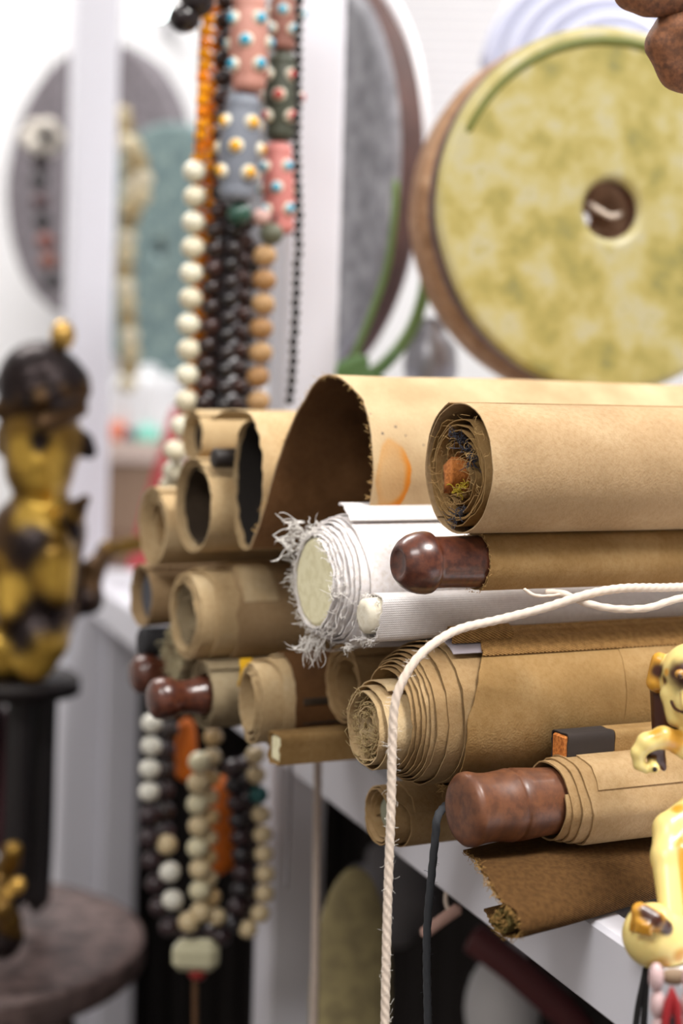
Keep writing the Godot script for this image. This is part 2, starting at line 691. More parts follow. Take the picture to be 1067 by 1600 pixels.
func shelf_unit() -> void:
	var low := -0.277
	var a := on_level(980, 1596, low)
	var b := on_level(150, 960, low)
	var d := (b - a).normalized()
	shelf_dir = d
	shelf_turn = atan2(-d.z, d.x)
	var back := Vector3(-d.z, 0, d.x)
	if back.x < 0:
		back = -back
	var near := a - d * 0.35
	var far := b + d * 0.36
	var mid := (near + far) / 2.0
	var L := near.distance_to(far)
	var o := thing("shelf_board", "long white painted shelf board carrying the pile of scrolls", "shelf", Vector3(mid.x, CAM.y + low, mid.z), shelf_turn)
	part("board", bevel_box(Vector3(L, 0.022, 0.36), 0.002), M.paint, o, Vector3(0, 0.021, 0.19) if o.to_global(Vector3(0, 0, 1)).x > o.position.x else Vector3(0, 0.021, -0.19))
	part("front_edging", bevel_box(Vector3(L, 0.039, 0.018), 0.002), M.paint, o, Vector3(0, 0.0195, 0.0))
	# posts
	var p1 := P(475, 500, 1.27)
	post("white painted square post behind the hanging bead strings", Vector3(p1.x, 0, p1.z), 0.042)
	var p2 := P(137, 500, 1.98)
	post("white painted square post behind the bronze figure", Vector3(p2.x, 0, p2.z), 0.05)
	# side panel under the far end of the shelf
	var sp := thing("side_panel", "white side panel below the far end of the shelf", "panel", Vector3(p2.x, 0, p2.z) + back * 0.045 - d * 0.03, shelf_turn)
	part("board", bevel_box(Vector3(0.018, 1.06, 0.04), 0.002), M.paint, sp, Vector3(0, 0.53, 0))
	# curtain behind the space under the shelf
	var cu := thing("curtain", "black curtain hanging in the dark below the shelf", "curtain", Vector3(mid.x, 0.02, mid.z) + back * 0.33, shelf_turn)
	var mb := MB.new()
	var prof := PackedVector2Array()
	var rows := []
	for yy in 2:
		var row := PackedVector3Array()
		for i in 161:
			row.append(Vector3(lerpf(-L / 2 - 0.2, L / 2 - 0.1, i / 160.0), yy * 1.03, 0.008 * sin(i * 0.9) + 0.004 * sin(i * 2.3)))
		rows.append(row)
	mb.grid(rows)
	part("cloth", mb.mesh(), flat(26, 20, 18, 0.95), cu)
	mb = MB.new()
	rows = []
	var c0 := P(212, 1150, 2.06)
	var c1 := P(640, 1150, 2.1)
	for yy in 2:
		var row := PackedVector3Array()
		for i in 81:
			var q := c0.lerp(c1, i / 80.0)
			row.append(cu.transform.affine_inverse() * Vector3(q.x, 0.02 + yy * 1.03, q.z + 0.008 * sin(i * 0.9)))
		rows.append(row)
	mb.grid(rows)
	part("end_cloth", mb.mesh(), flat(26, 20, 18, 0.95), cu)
	# upper board that carries the discs
	var u := P(860, 607, 1.27)
	var ub := thing("upper_shelf", "white upper shelf board carrying the stone discs", "shelf", Vector3(u.x, CAM.y - 0.02, u.z), 0.0)
	part("board", bevel_box(Vector3(0.58, 0.02, 0.3), 0.002), M.paint, ub, Vector3(0.07, 0, -0.21))
	part("front_board", bevel_box(Vector3(0.40, 0.02, 0.17), 0.002), M.paint, ub, Vector3(0.12, 0, 0.035))
	for e in [-0.05, 0.3]:
		part("bracket", bevel_box(Vector3(0.02, 0.215, 0.4), 0.002), M.paint, ub, Vector3(e, -0.1175, -0.15))


func post(label: String, at: Vector3, w: float) -> void:
	var o := thing("shelf_post", label, "post", at, shelf_turn, "")
	part("shaft", bevel_box(Vector3(w, 2.3, w), 0.004), M.paint, o, Vector3(0, 1.15, 0))
	part("foot", bevel_box(Vector3(w + 0.02, 0.012, w + 0.02), 0.002), flat(120, 120, 122), o, Vector3(0, 0.006, 0))


func fill_core(x: float, r: float, off: Vector2, L: float) -> ArrayMesh:
	var mb := MB.new()
	lathe(mb, [Vector2(x, 0.00005), Vector2(x + 0.0002, r * 0.5), Vector2(x, r * 0.9), Vector2(x + 0.0008, r), Vector2(L, r), Vector2(L + 0.0005, r * 0.9), Vector2(L + 0.0005, 0.0001)], 36, off, 0.05)
	return mb.mesh()


func rim_spots(pts: PackedVector2Array, st: PackedFloat32Array, from: float, to: float) -> Array:
	var out := []
	for i in range(int(from * (pts.size() - 1)), int(to * (pts.size() - 1))):
		out.append(Vector3(st[i], pts[i].y, pts[i].x))
	return out


func all_one(n: int, v: Vector3) -> Array:
	var a := []
	a.resize(n)
	a.fill(v)
	return a


func roll(called: String, label: String, at: Vector3, turn := YAW) -> Node3D:
	return thing(called, label, "scroll", at, turn, "rolled scrolls piled on the shelf")


func scrolls() -> void:
	var mb: MB
	var s: PackedVector2Array
	var st: PackedFloat32Array
	# A: smooth tan scroll on top, at the right
	var o := roll("paper_scroll", "smooth tan paper scroll with broken wooden core, topmost at right", P(717, 729, 0.80))
	mb = MB.new()
	s = spiral(0.0318, 0.0295, 1.35, 1.9, Vector2(-0.0012, -0.0008), 0.02, 1)
	st = starts(s, func(u, p): return 0.0)
	sheet(mb, s, st, 0.30, 0.0005, 0.0002, 0.0006, 1)
	part("rolled_sheet", mb.mesh(), M.tan, o)
	mb = MB.new()
	s = spiral(0.0262, 0.0185, 3.6, 2.0, Vector2(0.0005, -0.001), 0.09, 2)
	for i in s.size():
		s[i] += Vector2(-0.0042, -0.0026)
	sheet(mb, s, starts(s, func(u, p): return 0.0015 + 0.002 * wav.get_noise_1d(u * 900.0)), 0.30, 0.0005, 0.0002, 0.0006, 2)
	part("middle_sheet", mb.mesh(), M.gold, o)
	mb = MB.new()
	s = spiral(0.0165, 0.0075, 2.2, 0.5, Vector2(-0.006, -0.004), 0.2, 12)
	for i in s.size():
		s[i] += Vector2(-0.0035, -0.003)
	st = starts(s, func(u, p): return 0.003 + 0.004 * u)
	sheet(mb, s, st, 0.30, 0.0005, 0.0003, 0.001, 3)
	part("inner_sheet", mb.mesh(), M.gold, o)
	mb = MB.new()
	var chip := []
	var xs := [0.0, 0.0015, -0.0008, 0.0022, 0.0006, 0.0018, -0.0004]
	for f in [0.02, 0.55, 1.0, 1.001]:
		var row := PackedVector3Array()
		for i in 7:
			var a := -TAU * (i % 6) / 6.0 + 0.4
			var rr0: float = [0.0072, 0.0054, 0.0078, 0.0066, 0.0058, 0.0074][i % 6] * minf(f, 1.0)
			row.append(Vector3(0.29 if f > 1.0 else xs[i % 6] * f + 0.0008, -0.0045 + sin(a) * rr0 * 1.15, -0.0125 + cos(a) * rr0))
		chip.append(row)
	mb.grid(chip, true, false)
	part("broken_wooden_core", mb.mesh(), M.raw_wood, o)
	mb = MB.new()
	hairs(mb, rim_spots(s, st, 0, 1), all_one(s.size(), Vector3(-0.6, 0, 0)), 60, 0.014, 0.00012, 1.6)
	var sp := spiral(0.026, 0.018, 2.0, 0.0, Vector2(-0.0035, -0.003))
	hairs(mb, rim_spots(sp, starts(sp, func(u, p): return 0.001), 0, 1), all_one(sp.size(), Vector3(-0.4, 0, 0)), 50, 0.009, 0.00009, 1.6)
	part("loose_threads", mb.mesh(), M.tan_thread, o).set_meta("kind", "stuff")
	mb = MB.new()
	hairs(mb, [Vector3(0.002, 0.015, -0.008), Vector3(0.002, 0.013, -0.002), Vector3(0.002, 0.008, 0.004), Vector3(0.003, 0.003, 0.006), Vector3(0.002, -0.021, 0.0), Vector3(0.002, -0.024, -0.004)], all_one(6, Vector3(0, -0.2, 0.3)), 150, 0.01, 0.0002, 2.0)
	part("dark_lint", mb.mesh(), flat(66, 66, 76, 0.95), o).set_meta("kind", "stuff")
	mb = MB.new()
	hairs(mb, [Vector3(0.002, -0.012, -0.006), Vector3(0.002, -0.010, 0.0), Vector3(0.002, -0.011, -0.003)], all_one(3, Vector3(-0.2, 0.2, 0.6)), 40, 0.007, 0.0003, 1.4)
	part("yellow_lint", mb.mesh(), flat(176, 152, 40, 0.95), o).set_meta("kind", "stuff")

	# B: slim scroll with mushroom shaped knob
	o = roll("knobbed_scroll", "slim tan scroll with glossy mushroom shaped brown knob, under the topmost tan scroll", P(741, 877, 0.808))
	mb = MB.new()
	s = spiral(0.0142, 0.0124, 2.0, -1.2, Vector2.ZERO, 0.02, 5)
	sheet(mb, s, starts(s, func(u, p): return 0.0005), 0.30, 0.0006, 0.0003, 0.0008, 5)
	part("rolled_sheet", mb.mesh(), M.gold, o)
	mb = MB.new()
	lathe(mb, [Vector2(-0.0395, 0.0001), Vector2(-0.0396, 0.0045), Vector2(-0.0405, 0.006), Vector2(-0.0412, 0.0072), Vector2(-0.0408, 0.0086), Vector2(-0.0385, 0.0112), Vector2(-0.035, 0.0133), Vector2(-0.031, 0.0144), Vector2(-0.0275, 0.0147), Vector2(-0.0255, 0.0144), Vector2(-0.0248, 0.0136), Vector2(-0.0246, 0.0124), Vector2(-0.022, 0.0121), Vector2(-0.015, 0.0120), Vector2(-0.006, 0.0123), Vector2(0.002, 0.0126), Vector2(0.01, 0.0126), Vector2(0.29, 0.012), Vector2(0.29, 0.0001)], 40)
	part("knob", mb.mesh(), M.knob, o)
	mb = MB.new()
	s = spiral(0.0146, 0.0146, 1.0, 0.0)
	hairs(mb, rim_spots(s, starts(s, func(u, p): return 0.0), 0, 1), all_one(s.size(), Vector3(-1, 0, 0)), 120, 0.0018, 0.00012, 1.5)
	part("frayed_edge", mb.mesh(), M.tan_thread, o).set_meta("kind", "stuff")

	# C: the wide arch of brown cloth-backed paper
	o = roll("arched_scroll", "wide loosely rolled scroll with arched open end and dark brown inside", P(500, 700, 0.905))
	var keys := [Vector2(0.036, -0.036), Vector2(0.044, -0.012), Vector2(0.037, 0.013), Vector2(0.025, 0.026), Vector2(0.008, 0.0372), Vector2(-0.008, 0.0365), Vector2(-0.024, 0.020), Vector2(-0.036, -0.005), Vector2(-0.043, -0.033), Vector2(-0.050, -0.0575)]
	s = through(keys, 150)
	st = starts(s, func(u, p): return kf(p.x, [[-0.05, -0.0168], [-0.036, -0.0065], [-0.02, 0.0], [0.0, 0.004], [0.025, 0.0115], [0.045, 0.0085]]))
	mb = MB.new()
	sheet(mb, s, st, 0.34, 0.0006, 0.0007, 0.0003, 9)
	part("outer_sheet", mb.mesh(), stained(), o)
	var s2 := PackedVector2Array()
	var st2 := PackedFloat32Array()
	for i in s.size():
		var tt := (s[mini(i + 1, s.size() - 1)] - s[maxi(i - 1, 0)]).normalized()
		s2.append(s[i] - Vector2(tt.y, -tt.x) * 0.0009)
		st2.append(st[i] + 0.0005)
	mb = MB.new()
	sheet(mb, s2, st2, 0.34, 0.0006, 0.0007, 0.0003, 9)
	part("brown_lining", mb.mesh(), M.brownp, o)
	mb = MB.new()
	hairs(mb, rim_spots(s, st, 0, 1), all_one(s.size(), Vector3(-0.7, 0.2, 0)), 160, 0.004, 0.00013, 1.3)
	part("frayed_edge", mb.mesh(), M.tan_thread, o).set_meta("kind", "stuff")

	# I: white cloth roll with frayed end
	o = roll("white_cloth_scroll", "thick white cloth roll with badly frayed end and cream core", P(490, 907, 0.862))
	mb = MB.new()
	s = spiral(0.0335, 0.0225, 8.0, 1.3, Vector2(-0.002, -0.001), 0.04, 21)
	st = starts(s, func(u, p): return kf(u, [[0.0, 0.019], [0.08, 0.0185], [0.12, 0.013], [0.5, 0.006], [1.0, 0.0]]))
	sheet(mb, s, st, 0.30, 0.0007, 0.0003, 0.0012, 21)
	part("rolled_sheet", mb.mesh(), M.white_paper, o)
	part("core", fill_core(0.0015, 0.0222, Vector2(-0.0018, -0.001), 0.29), M.foam, o)
	mb = MB.new()
	var flap := through([Vector2(0.0150, 0.0312), Vector2(0.010, 0.0345), Vector2(0.004, 0.0368), Vector2(-0.003, 0.0385), Vector2(-0.0052, 0.0375)], 24)
	sheet(mb, flap, starts(flap, func(u, p): return 0.012 + 0.004 * u), 0.28, 0.0009, 0.0004, 0.0012, 23)
	part("loose_flap", mb.mesh(), M.white, o)
	mb = MB.new()
	var spots := rim_spots(s, st, 0.5, 1.0)
	var dirs := []
	for q in spots:
		dirs.append(Vector3(-0.7, q.y * 10.0, q.z * 10.0 - 0.2))
	hairs(mb, spots, dirs, 330, 0.010, 0.00015, 2.6)
	spots = rim_spots(s, st, 0.08, 0.6)
	dirs = []
	for q in spots:
		dirs.append(Vector3(-0.5, q.y * 10.0, q.z * 10.0))
	hairs(mb, spots, dirs, 130, 0.008, 0.00012, 2.2)
	for k in 6:                                                   # thick hanging clumps
		var a0 := Vector3(0.002 + k * 0.001, -0.030, -0.012 + k * 0.002)
		hairs(mb, [a0], [Vector3(-0.3, -1.6, 0)], 9, 0.018, 0.00024, 1.1)
	for k in 5:
		var a1 := Vector3(0.002, 0.012 + k * 0.004, -0.028 + k * 0.003)
		hairs(mb, [a1], [Vector3(-1.4, 0.2, -0.6)], 8, 0.017, 0.00024, 1.3)
	part("frayed_threads", mb.mesh(), M.thread, o).set_meta("kind", "stuff")

	# J: flat white batten in cloth
	o = roll("wrapped_batten", "flat batten wrapped in white linen, lying below the mushroom knob scroll", P(572, 965, 0.825))
	mb = MB.new()
	var rr := through([Vector2(0.0, -0.0105), Vector2(0.0068, -0.0098), Vector2(0.0082, -0.004), Vector2(0.0082, 0.004), Vector2(0.0066, 0.0096), Vector2(0.0, 0.0106), Vector2(-0.0066, 0.0098), Vector2(-0.0082, 0.004), Vector2(-0.0082, -0.004), Vector2(-0.0066, -0.0098), Vector2(-0.001, -0.0105)], 60)
	sheet(mb, rr, starts(rr, func(u, p): return 0.003 + 0.002 * (p.y / 0.01)), 0.31, 0.0008, 0.0004, 0.0012, 31)
	part("linen_wrap", mb.mesh(), M.white, o)
	mb = MB.new()
	lathe(mb, [Vector2(-0.002, 0.0001), Vector2(-0.0022, 0.005), Vector2(-0.001, 0.0083), Vector2(0.002, 0.0086), Vector2(0.3, 0.0078), Vector2(0.3, 0.0001)], 20, Vector2(0, 0.0008), 0.12)
	part("core", mb.mesh(), M.foam2, o)
	mb = MB.new()
	var fl := through([Vector2(0.004, -0.0105), Vector2(-0.004, -0.0118), Vector2(-0.012, -0.0125), Vector2(-0.018, -0.016), Vector2(-0.026, -0.019)], 26)
	sheet(mb, fl, starts(fl, func(u, p): return 0.002 + 0.003 * sin(u * 9.0)), 0.12, 0.0007, 0.0006, 0.0015, 33)
	part("loose_cloth", mb.mesh(), M.white, o)
	mb = MB.new()
	hairs(mb, rim_spots(rr, starts(rr, func(u, p): return 0.003), 0, 1), all_one(rr.size(), Vector3(-0.8, -0.2, 0)), 90, 0.005, 0.00014, 1.4)
	hairs(mb, rim_spots(fl, starts(fl, func(u, p): return 0.003), 0, 1), all_one(fl.size(), Vector3(-0.8, -0.4, 0)), 90, 0.006, 0.00014, 1.4)
	part("frayed_threads", mb.mesh(), M.thread, o).set_meta("kind", "stuff")

	# K: the large scroll in the middle with telescoped layers
	o = roll("large_scroll", "large thick scroll of many telescoped tan layers with woven outer band", P(568, 1135, 0.812))
	mb = MB.new()
	s = spiral(0.0215, 0.0075, 6.0, 1.0, Vector2(-0.001, -0.001), 0.06, 41)
	st = starts(s, func(u, p): return kf(u, [[0.0, 0.006], [0.15, 0.002], [0.3, 0.0], [0.42, 0.0], [0.46, 0.004], [1.0, 0.002]]) + 0.001 * wav.get_noise_1d(u * 1800.0))
	sheet(mb, s, st, 0.30, 0.0006, 0.0003, 0.0006, 41)
	part("inner_roll", mb.mesh(), M.pale, o)
	mb = MB.new()
	hairs(mb, rim_spots(s, st, 0.35, 1.0), all_one(s.size(), Vector3(-0.4, 0, 0)), 260, 0.005, 0.00016, 1.8)
	hairs(mb, [Vector3(0.002, 0, 0), Vector3(0.002, 0.006, 0.001), Vector3(0.002, -0.006, -0.001), Vector3(0.002, -0.012, 0)], all_one(4, Vector3(-0.5, 0, 0)), 120, 0.006, 0.00016, 2.0)
	part("fuzzy_fibres", mb.mesh(), flat(186, 164, 118, 0.95), o).set_meta("kind", "stuff")
	mb = MB.new()
	s = spiral(0.0352, 0.0235, 8.0, 1.9, Vector2(0.0, -0.002), 0.035, 43)
	for i in s.size():
		s[i] += Vector2(0, 0.005)
	st = starts(s, func(u, p): return kf(u, [[0.0, 0.037], [0.11, 0.0355], [0.125, 0.0285], [0.24, 0.0275], [0.26, 0.023], [0.6, 0.018], [1.0, 0.0125]]))
	sheet(mb, s, st, 0.30, 0.0005, 0.0002, 0.0007, 43)
	part("rolled_layers", mb.mesh(), M.tan2, o)
	mb = MB.new()
	s = PackedVector2Array()
	for i in 61:
		var a := lerpf(-2.2, 1.75, i / 60.0)
		s.append(Vector2(cos(a), sin(a)) * 0.0372 + Vector2(0, 0.006))
	st = starts(s, func(u, p): return kf((p.y - 0.006) / 0.0372, [[-1.0, 0.041], [-0.6, 0.0365], [0.0, 0.0345], [0.6, 0.0445], [1.0, 0.0585]]))
	sheet(mb, s, st, 0.30, 0.0007, 0.0003, 0.0007, 45)
	part("outer_sheet", mb.mesh(), M.gold, o)
	mb = MB.new()
	s = PackedVector2Array()
	for i in 41:
		var a := lerpf(0.86, 1.95, i / 40.0)
		s.append(Vector2(cos(a), sin(a)) * (0.0380 + 0.0005 * sin(i * 0.8)) + Vector2(0, 0.006))
	sheet(mb, s, starts(s, func(u, p): return 0.0505 + 0.012 * u), 0.30, 0.0009, 0.0004, 0.0008, 47)
	part("woven_band", mb.mesh(), M.twill, o)
	mb = MB.new()
	s = spiral(0.0050, 0.0018, 2.0, -0.6, Vector2(0, 0.0005), 0.1, 48)
	for i in s.size():
		s[i] += Vector2(0.012, 0.0428)
	sheet(mb, s, starts(s, func(u, p): return 0.038 + 0.003 * u), 0.072, 0.0006, 0.0003, 0.0007, 48)
	part("curled_edge", mb.mesh(), M.twill, o)
	mb = MB.new()
	s = PackedVector2Array()
	for i in 13:
		var a := lerpf(0.95, 1.35, i / 12.0)
		s.append(Vector2(cos(a), sin(a)) * 0.0366 + Vector2(0, 0.006))
	sheet(mb, s, starts(s, func(u, p): return 0.036), 0.06, 0.0004, 0.0001, 0.0003, 49)
	part("grey_patch", mb.mesh(), flat(150, 142, 148, 0.8), o)
	mb = MB.new()
	s = PackedVector2Array()
	for i in 41:
		var a := lerpf(-1.6, 0.9, i / 40.0)
		s.append(Vector2(cos(a), sin(a)) * 0.03775 + Vector2(0, 0.006))
	sheet(mb, s, starts(s, func(u, p): return 0.116 + 0.013 * u), 0.30, 0.0005, 0.0002, 0.0003, 50)
	part("overlapping_sheet", mb.mesh(), M.gold, o)
	mb = MB.new()
	s = spiral(0.0372, 0.0372, 1.0, 0.0)
	hairs(mb, [Vector3(0.041, -0.030, 0.008), Vector3(0.042, -0.031, 0.004), Vector3(0.05, 0.0425, 0.012)], all_one(3, Vector3(-0.6, -0.5, 0)), 30, 0.006, 0.00014, 1.3)
	part("frayed_edge", mb.mesh(), M.tan_thread, o).set_meta("kind", "stuff")

	# O: scroll below K
	o = roll("small_scroll", "small tan scroll squeezed below the large telescoped scroll", P(590, 1277, 0.85))
	mb = MB.new()
	s = spiral(0.0165, 0.0095, 4.5, 0.3, Vector2(-0.002, 0.001), 0.06, 51)
	st = starts(s, func(u, p): return kf(u, [[0.0, 0.012], [0.22, 0.011], [0.25, 0.001], [0.5, 0.0], [1.0, 0.005]]))
	sheet(mb, s, st, 0.28, 0.0006, 0.0002, 0.0006, 51)
	part("rolled_sheet", mb.mesh(), M.tan2, o)
	part("core", fill_core(0.007, 0.0088, Vector2(-0.002, 0.001), 0.27), flat(150, 152, 132, 0.95), o)

	# N: scroll with the big turned knob
	o = roll("turned_knob_scroll", "tan scroll with large turned reddish wooden knob and layered collar", P(718, 1266, 0.772))
	mb = MB.new()
	lathe(mb, [Vector2(0.0006, 0.0001), Vector2(0.0, 0.006), Vector2(0.0003, 0.0115), Vector2(0.0012, 0.0150), Vector2(0.003, 0.0166), Vector2(0.005, 0.0169), Vector2(0.010, 0.0157), Vector2(0.015, 0.0154), Vector2(0.021, 0.0159), Vector2(0.0258, 0.0166), Vector2(0.0264, 0.0157), Vector2(0.0284, 0.0157), Vector2(0.029, 0.0166), Vector2(0.033, 0.0163), Vector2(0.042, 0.0156), Vector2(0.055, 0.0150), Vector2(0.065, 0.0148), Vector2(0.28, 0.0148), Vector2(0.28, 0.0001)], 44)
	part("knob", mb.mesh(), M.knob2, o)
	mb = MB.new()
	s = hex(0.0213, 0.0172, 4.0, 0.4)
	st = starts(s, func(u, p): return kf(u, [[0.0, 0.0625], [0.2, 0.0615], [0.26, 0.056], [0.45, 0.0555], [0.52, 0.0515], [0.7, 0.051], [0.76, 0.0475], [1.0, 0.046]]))
	sheet(mb, s, st, 0.26, 0.0008, 0.0002, 0.0004, 53)
	part("rolled_sheet", mb.mesh(), M.tan2, o)

	# M: thin batten with dark cloth end
	o = roll("square_batten", "thin square wooden batten with dark cloth wrapped end", P(873, 1167, 0.803))
	mb = MB.new()
	var sq := through([Vector2(0.006, -0.0064), Vector2(0.0064, 0), Vector2(0.006, 0.0064), Vector2(0, 0.0066), Vector2(-0.006, 0.0064), Vector2(-0.0064, 0), Vector2(-0.006, -0.0064), Vector2(0, -0.0066), Vector2(0.0055, -0.0064)], 48)
	part("stick", bevel_box(Vector3(0.24, 0.012, 0.0112), 0.001), M.raw_wood, o, Vector3(0.1197, 0, 0))
	sheet(mb, sq, starts(sq, func(u, p): return 0.0005), 0.027, 0.0007, 0.0002, 0.0006, 55)
	part("dark_cloth", mb.mesh(), flat(50, 42, 38, 0.95), o)
	mb = MB.new()
	sheet(mb, sq, starts(sq, func(u, p): return 0.0275), 0.24, 0.0006, 0.0002, 0.0004, 56)
	part("tan_wrap", mb.mesh(), M.gold, o)

	# P: dark brown twill cloth spreading under the knob scroll
	o = thing("brown_cloth_roll", "dark brown twill cloth roll with ragged end, lowest at the right of the pile", "cloth roll", P(792, 1463, 0.735), 0.72, "rolled scrolls piled on the shelf")
	mb = MB.new()
	var cl := through([Vector2(-0.030, 0.001), Vector2(-0.012, 0.0), Vector2(0.0, -0.0005), Vector2(0.007, 0.002), Vector2(0.0085, 0.0065), Vector2(0.005, 0.0115), Vector2(-0.003, 0.0158), Vector2(-0.012, 0.0194), Vector2(-0.022, 0.0220), Vector2(-0.034, 0.0226), Vector2(-0.050, 0.0212)], 60)
	st = starts(cl, func(u, p): return kf(-p.x, [[-0.0085, -0.001], [-0.004, -0.002], [0.003, -0.002], [0.012, 0.001], [0.022, 0.007], [0.05, 0.025]]) + (0.004 if p.y < 0.003 else 0.0))
	sheet(mb, cl, st, 0.24, 0.0012, 0.0008, 0.003, 57)
	part("twill_cloth", mb.mesh(), M.twill_dark, o)
	mb = MB.new()
	s = spiral(0.0050, 0.0016, 2.3, 1.0, Vector2.ZERO, 0.2, 58)
	for i in s.size():
		s[i] += Vector2(-0.002, 0.0058)
	sheet(mb, s, starts(s, func(u, p): return -0.003 + 0.004 * u), 0.2, 0.0010, 0.0008, 0.003, 58)
	part("inner_fold", mb.mesh(), woven("twill", Color8(80, 68, 36), Color8(140, 122, 74), 50.0, 3.0), o)
	mb = MB.new()
	hairs(mb, rim_spots(cl, st, 0.25, 1), all_one(cl.size(), Vector3(-0.9, -0.2, 0)), 240, 0.0042, 0.00014, 1.5)
	hairs(mb, rim_spots(s, starts(s, func(u, p): return -0.003), 0, 1), all_one(s.size(), Vector3(-0.9, -0.1, 0)), 70, 0.004, 0.00014, 1.5)
	part("ragged_threads", mb.mesh(), flat(150, 116, 62, 0.95), o).set_meta("kind", "stuff")

	# D and E: wide dark hollow scroll with a torn flap, and the one beside it
	o = roll("hollow_scroll", "wide hollow tan scroll with black shadowed opening, left of the arched scroll", P(386, 752, 0.965))
	mb = MB.new()
	s = through([Vector2(-0.046, 0.0335), Vector2(-0.036, 0.0385), Vector2(-0.015, 0.0395), Vector2(0.004, 0.0375), Vector2(0.0165, 0.024), Vector2(0.0215, 0.004), Vector2(0.018, -0.02), Vector2(0.007, -0.036), Vector2(-0.005, -0.037), Vector2(-0.0165, -0.022), Vector2(-0.021, -0.002), Vector2(-0.0185, 0.016), Vector2(-0.010, 0.030), Vector2(0.0, 0.0345)], 110)
	st = starts(s, func(u, p): return kf(p.x, [[-0.046, -0.004], [-0.03, 0.002], [-0.01, -0.001], [0.02, 0.0]]))
	sheet(mb, s, st, 0.30, 0.0007, 0.0004, 0.001, 61)
	part("outer_sheet", mb.mesh(), M.pale, o)
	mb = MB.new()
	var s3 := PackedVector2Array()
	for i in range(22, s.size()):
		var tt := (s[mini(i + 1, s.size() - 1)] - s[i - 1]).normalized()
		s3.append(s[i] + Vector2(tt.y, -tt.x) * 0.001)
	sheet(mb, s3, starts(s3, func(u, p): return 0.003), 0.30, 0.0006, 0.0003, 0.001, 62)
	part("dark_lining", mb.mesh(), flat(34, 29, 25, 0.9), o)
	o = roll("black_rod", "black lacquered rod end lying under the torn flap of the hollow scroll", P(343, 716, 0.985))
	mb = MB.new()
	lathe(mb, [Vector2(-0.004, 0.0001), Vector2(-0.004, 0.0048), Vector2(-0.003, 0.0058), Vector2(0.25, 0.0058), Vector2(0.25, 0.0001)], 24)
	part("shaft", mb.mesh(), flat(40, 34, 32, 0.5), o)
	o = roll("hollow_scroll", "hollow tan scroll with dark grey opening, beneath the torn flap", P(301, 790, 1.0))
	mb = MB.new()
	s = spiral(0.0282, 0.0232, 3.0, 1.4, Vector2(-0.001, -0.001), 0.03, 63)
	sheet(mb, s, starts(s, func(u, p): return 0.003 * u), 0.30, 0.0007, 0.0003, 0.0008, 63)
	part("rolled_sheet", mb.mesh(), M.pale, o)
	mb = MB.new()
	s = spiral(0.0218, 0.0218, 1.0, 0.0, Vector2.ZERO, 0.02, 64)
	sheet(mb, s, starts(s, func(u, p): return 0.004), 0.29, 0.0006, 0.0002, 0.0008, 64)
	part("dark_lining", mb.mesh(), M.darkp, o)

	# W, F, G: scrolls at the far left
	o = roll("small_scroll", "small pale scroll peeping out behind the wide hollow scroll", P(300, 682, 1.06))
	mb = MB.new()
	s = spiral(0.0165, 0.011, 3.0, 1.0, Vector2.ZERO, 0.04, 65)
	sheet(mb, s, starts(s, func(u, p): return 0.003 * u), 0.13, 0.0007, 0.0003, 0.0008, 65)
	part("rolled_sheet", mb.mesh(), M.pale, o)
	part("core", fill_core(0.006, 0.0105, Vector2.ZERO, 0.12), M.darkp, o)
	o = roll("paper_scroll", "thick walled pale scroll, upper one at the left end of the pile", P(238, 823, 1.05))
	mb = MB.new()
	s = spiral(0.0242, 0.0135, 6.0, 1.2, Vector2(-0.001, -0.0005), 0.03, 66)
	sheet(mb, s, starts(s, func(u, p): return 0.004 * u), 0.26, 0.0011, 0.0003, 0.0008, 66)
	part("rolled_sheet", mb.mesh(), M.pale, o)
	mb = MB.new()
	s = spiral(0.0115, 0.006, 2.2, 1.2, Vector2(-0.001, -0.0005), 0.08, 67)
	sheet(mb, s, starts(s, func(u, p): return 0.007), 0.26, 0.0008, 0.0003, 0.0008, 67)
	part("inner_sheet", mb.mesh(), M.tan2, o)
	o = roll("paper_scroll", "tan scroll with grey stuffing in its end, below the thick walled pale scroll", P(219, 931, 1.07))
	mb = MB.new()
	s = spiral(0.0192, 0.0155, 3.0, 1.2, Vector2(0, 0), 0.04, 68)
	sheet(mb, s, starts(s, func(u, p): return 0.003 * u), 0.26, 0.0008, 0.0003, 0.0008, 68)
	part("rolled_sheet", mb.mesh(), M.tan, o)
	part("core", fill_core(0.006, 0.0148, Vector2.ZERO, 0.25), flat(86, 88, 96, 0.9), o)
	mb = MB.new()
	hairs(mb, [Vector3(0.02, -0.012, 0.016), Vector3(0.024, -0.014, 0.012), Vector3(0.022, -0.006, 0.02)], all_one(3, Vector3(-0.3, -0.6, 0.4)), 40, 0.012, 0.0006, 1.5)
	part("orange_tuft", mb.mesh(), flat(196, 124, 50, 0.9), o)

	# H: wound scroll with overlapping collar, and the pale frayed one behind it
	o = roll("wound_scroll", "tan scroll with thick wound end and torn overlapping collar", P(287, 961, 1.0))
	mb = MB.new()
	s = spiral(0.0272, 0.0195, 6.0, 1.5, Vector2(-0.0006, -0.001), 0.025, 71)
	sheet(mb, s, starts(s, func(u, p): return kf(u, [[0.0, 0.012], [0.15, 0.011], [0.2, 0.0015], [1.0, 0.0]])), 0.28, 0.0009, 0.0003, 0.0009, 71)
	part("rolled_sheet", mb.mesh(), M.pale, o)
	mb = MB.new()
	s = spiral(0.0185, 0.006, 5.0, 1.0, Vector2(-0.001, -0.001), 0.09, 72)
	sheet(mb, s, starts(s, func(u, p): return 0.003 + 0.003 * u), 0.28, 0.0008, 0.0003, 0.0012, 72)
	part("inner_sheet", mb.mesh(), M.greyp, o)
	mb = MB.new()
	s = spiral(0.0292, 0.0284, 1.05, 1.35, Vector2.ZERO, 0.03, 73)
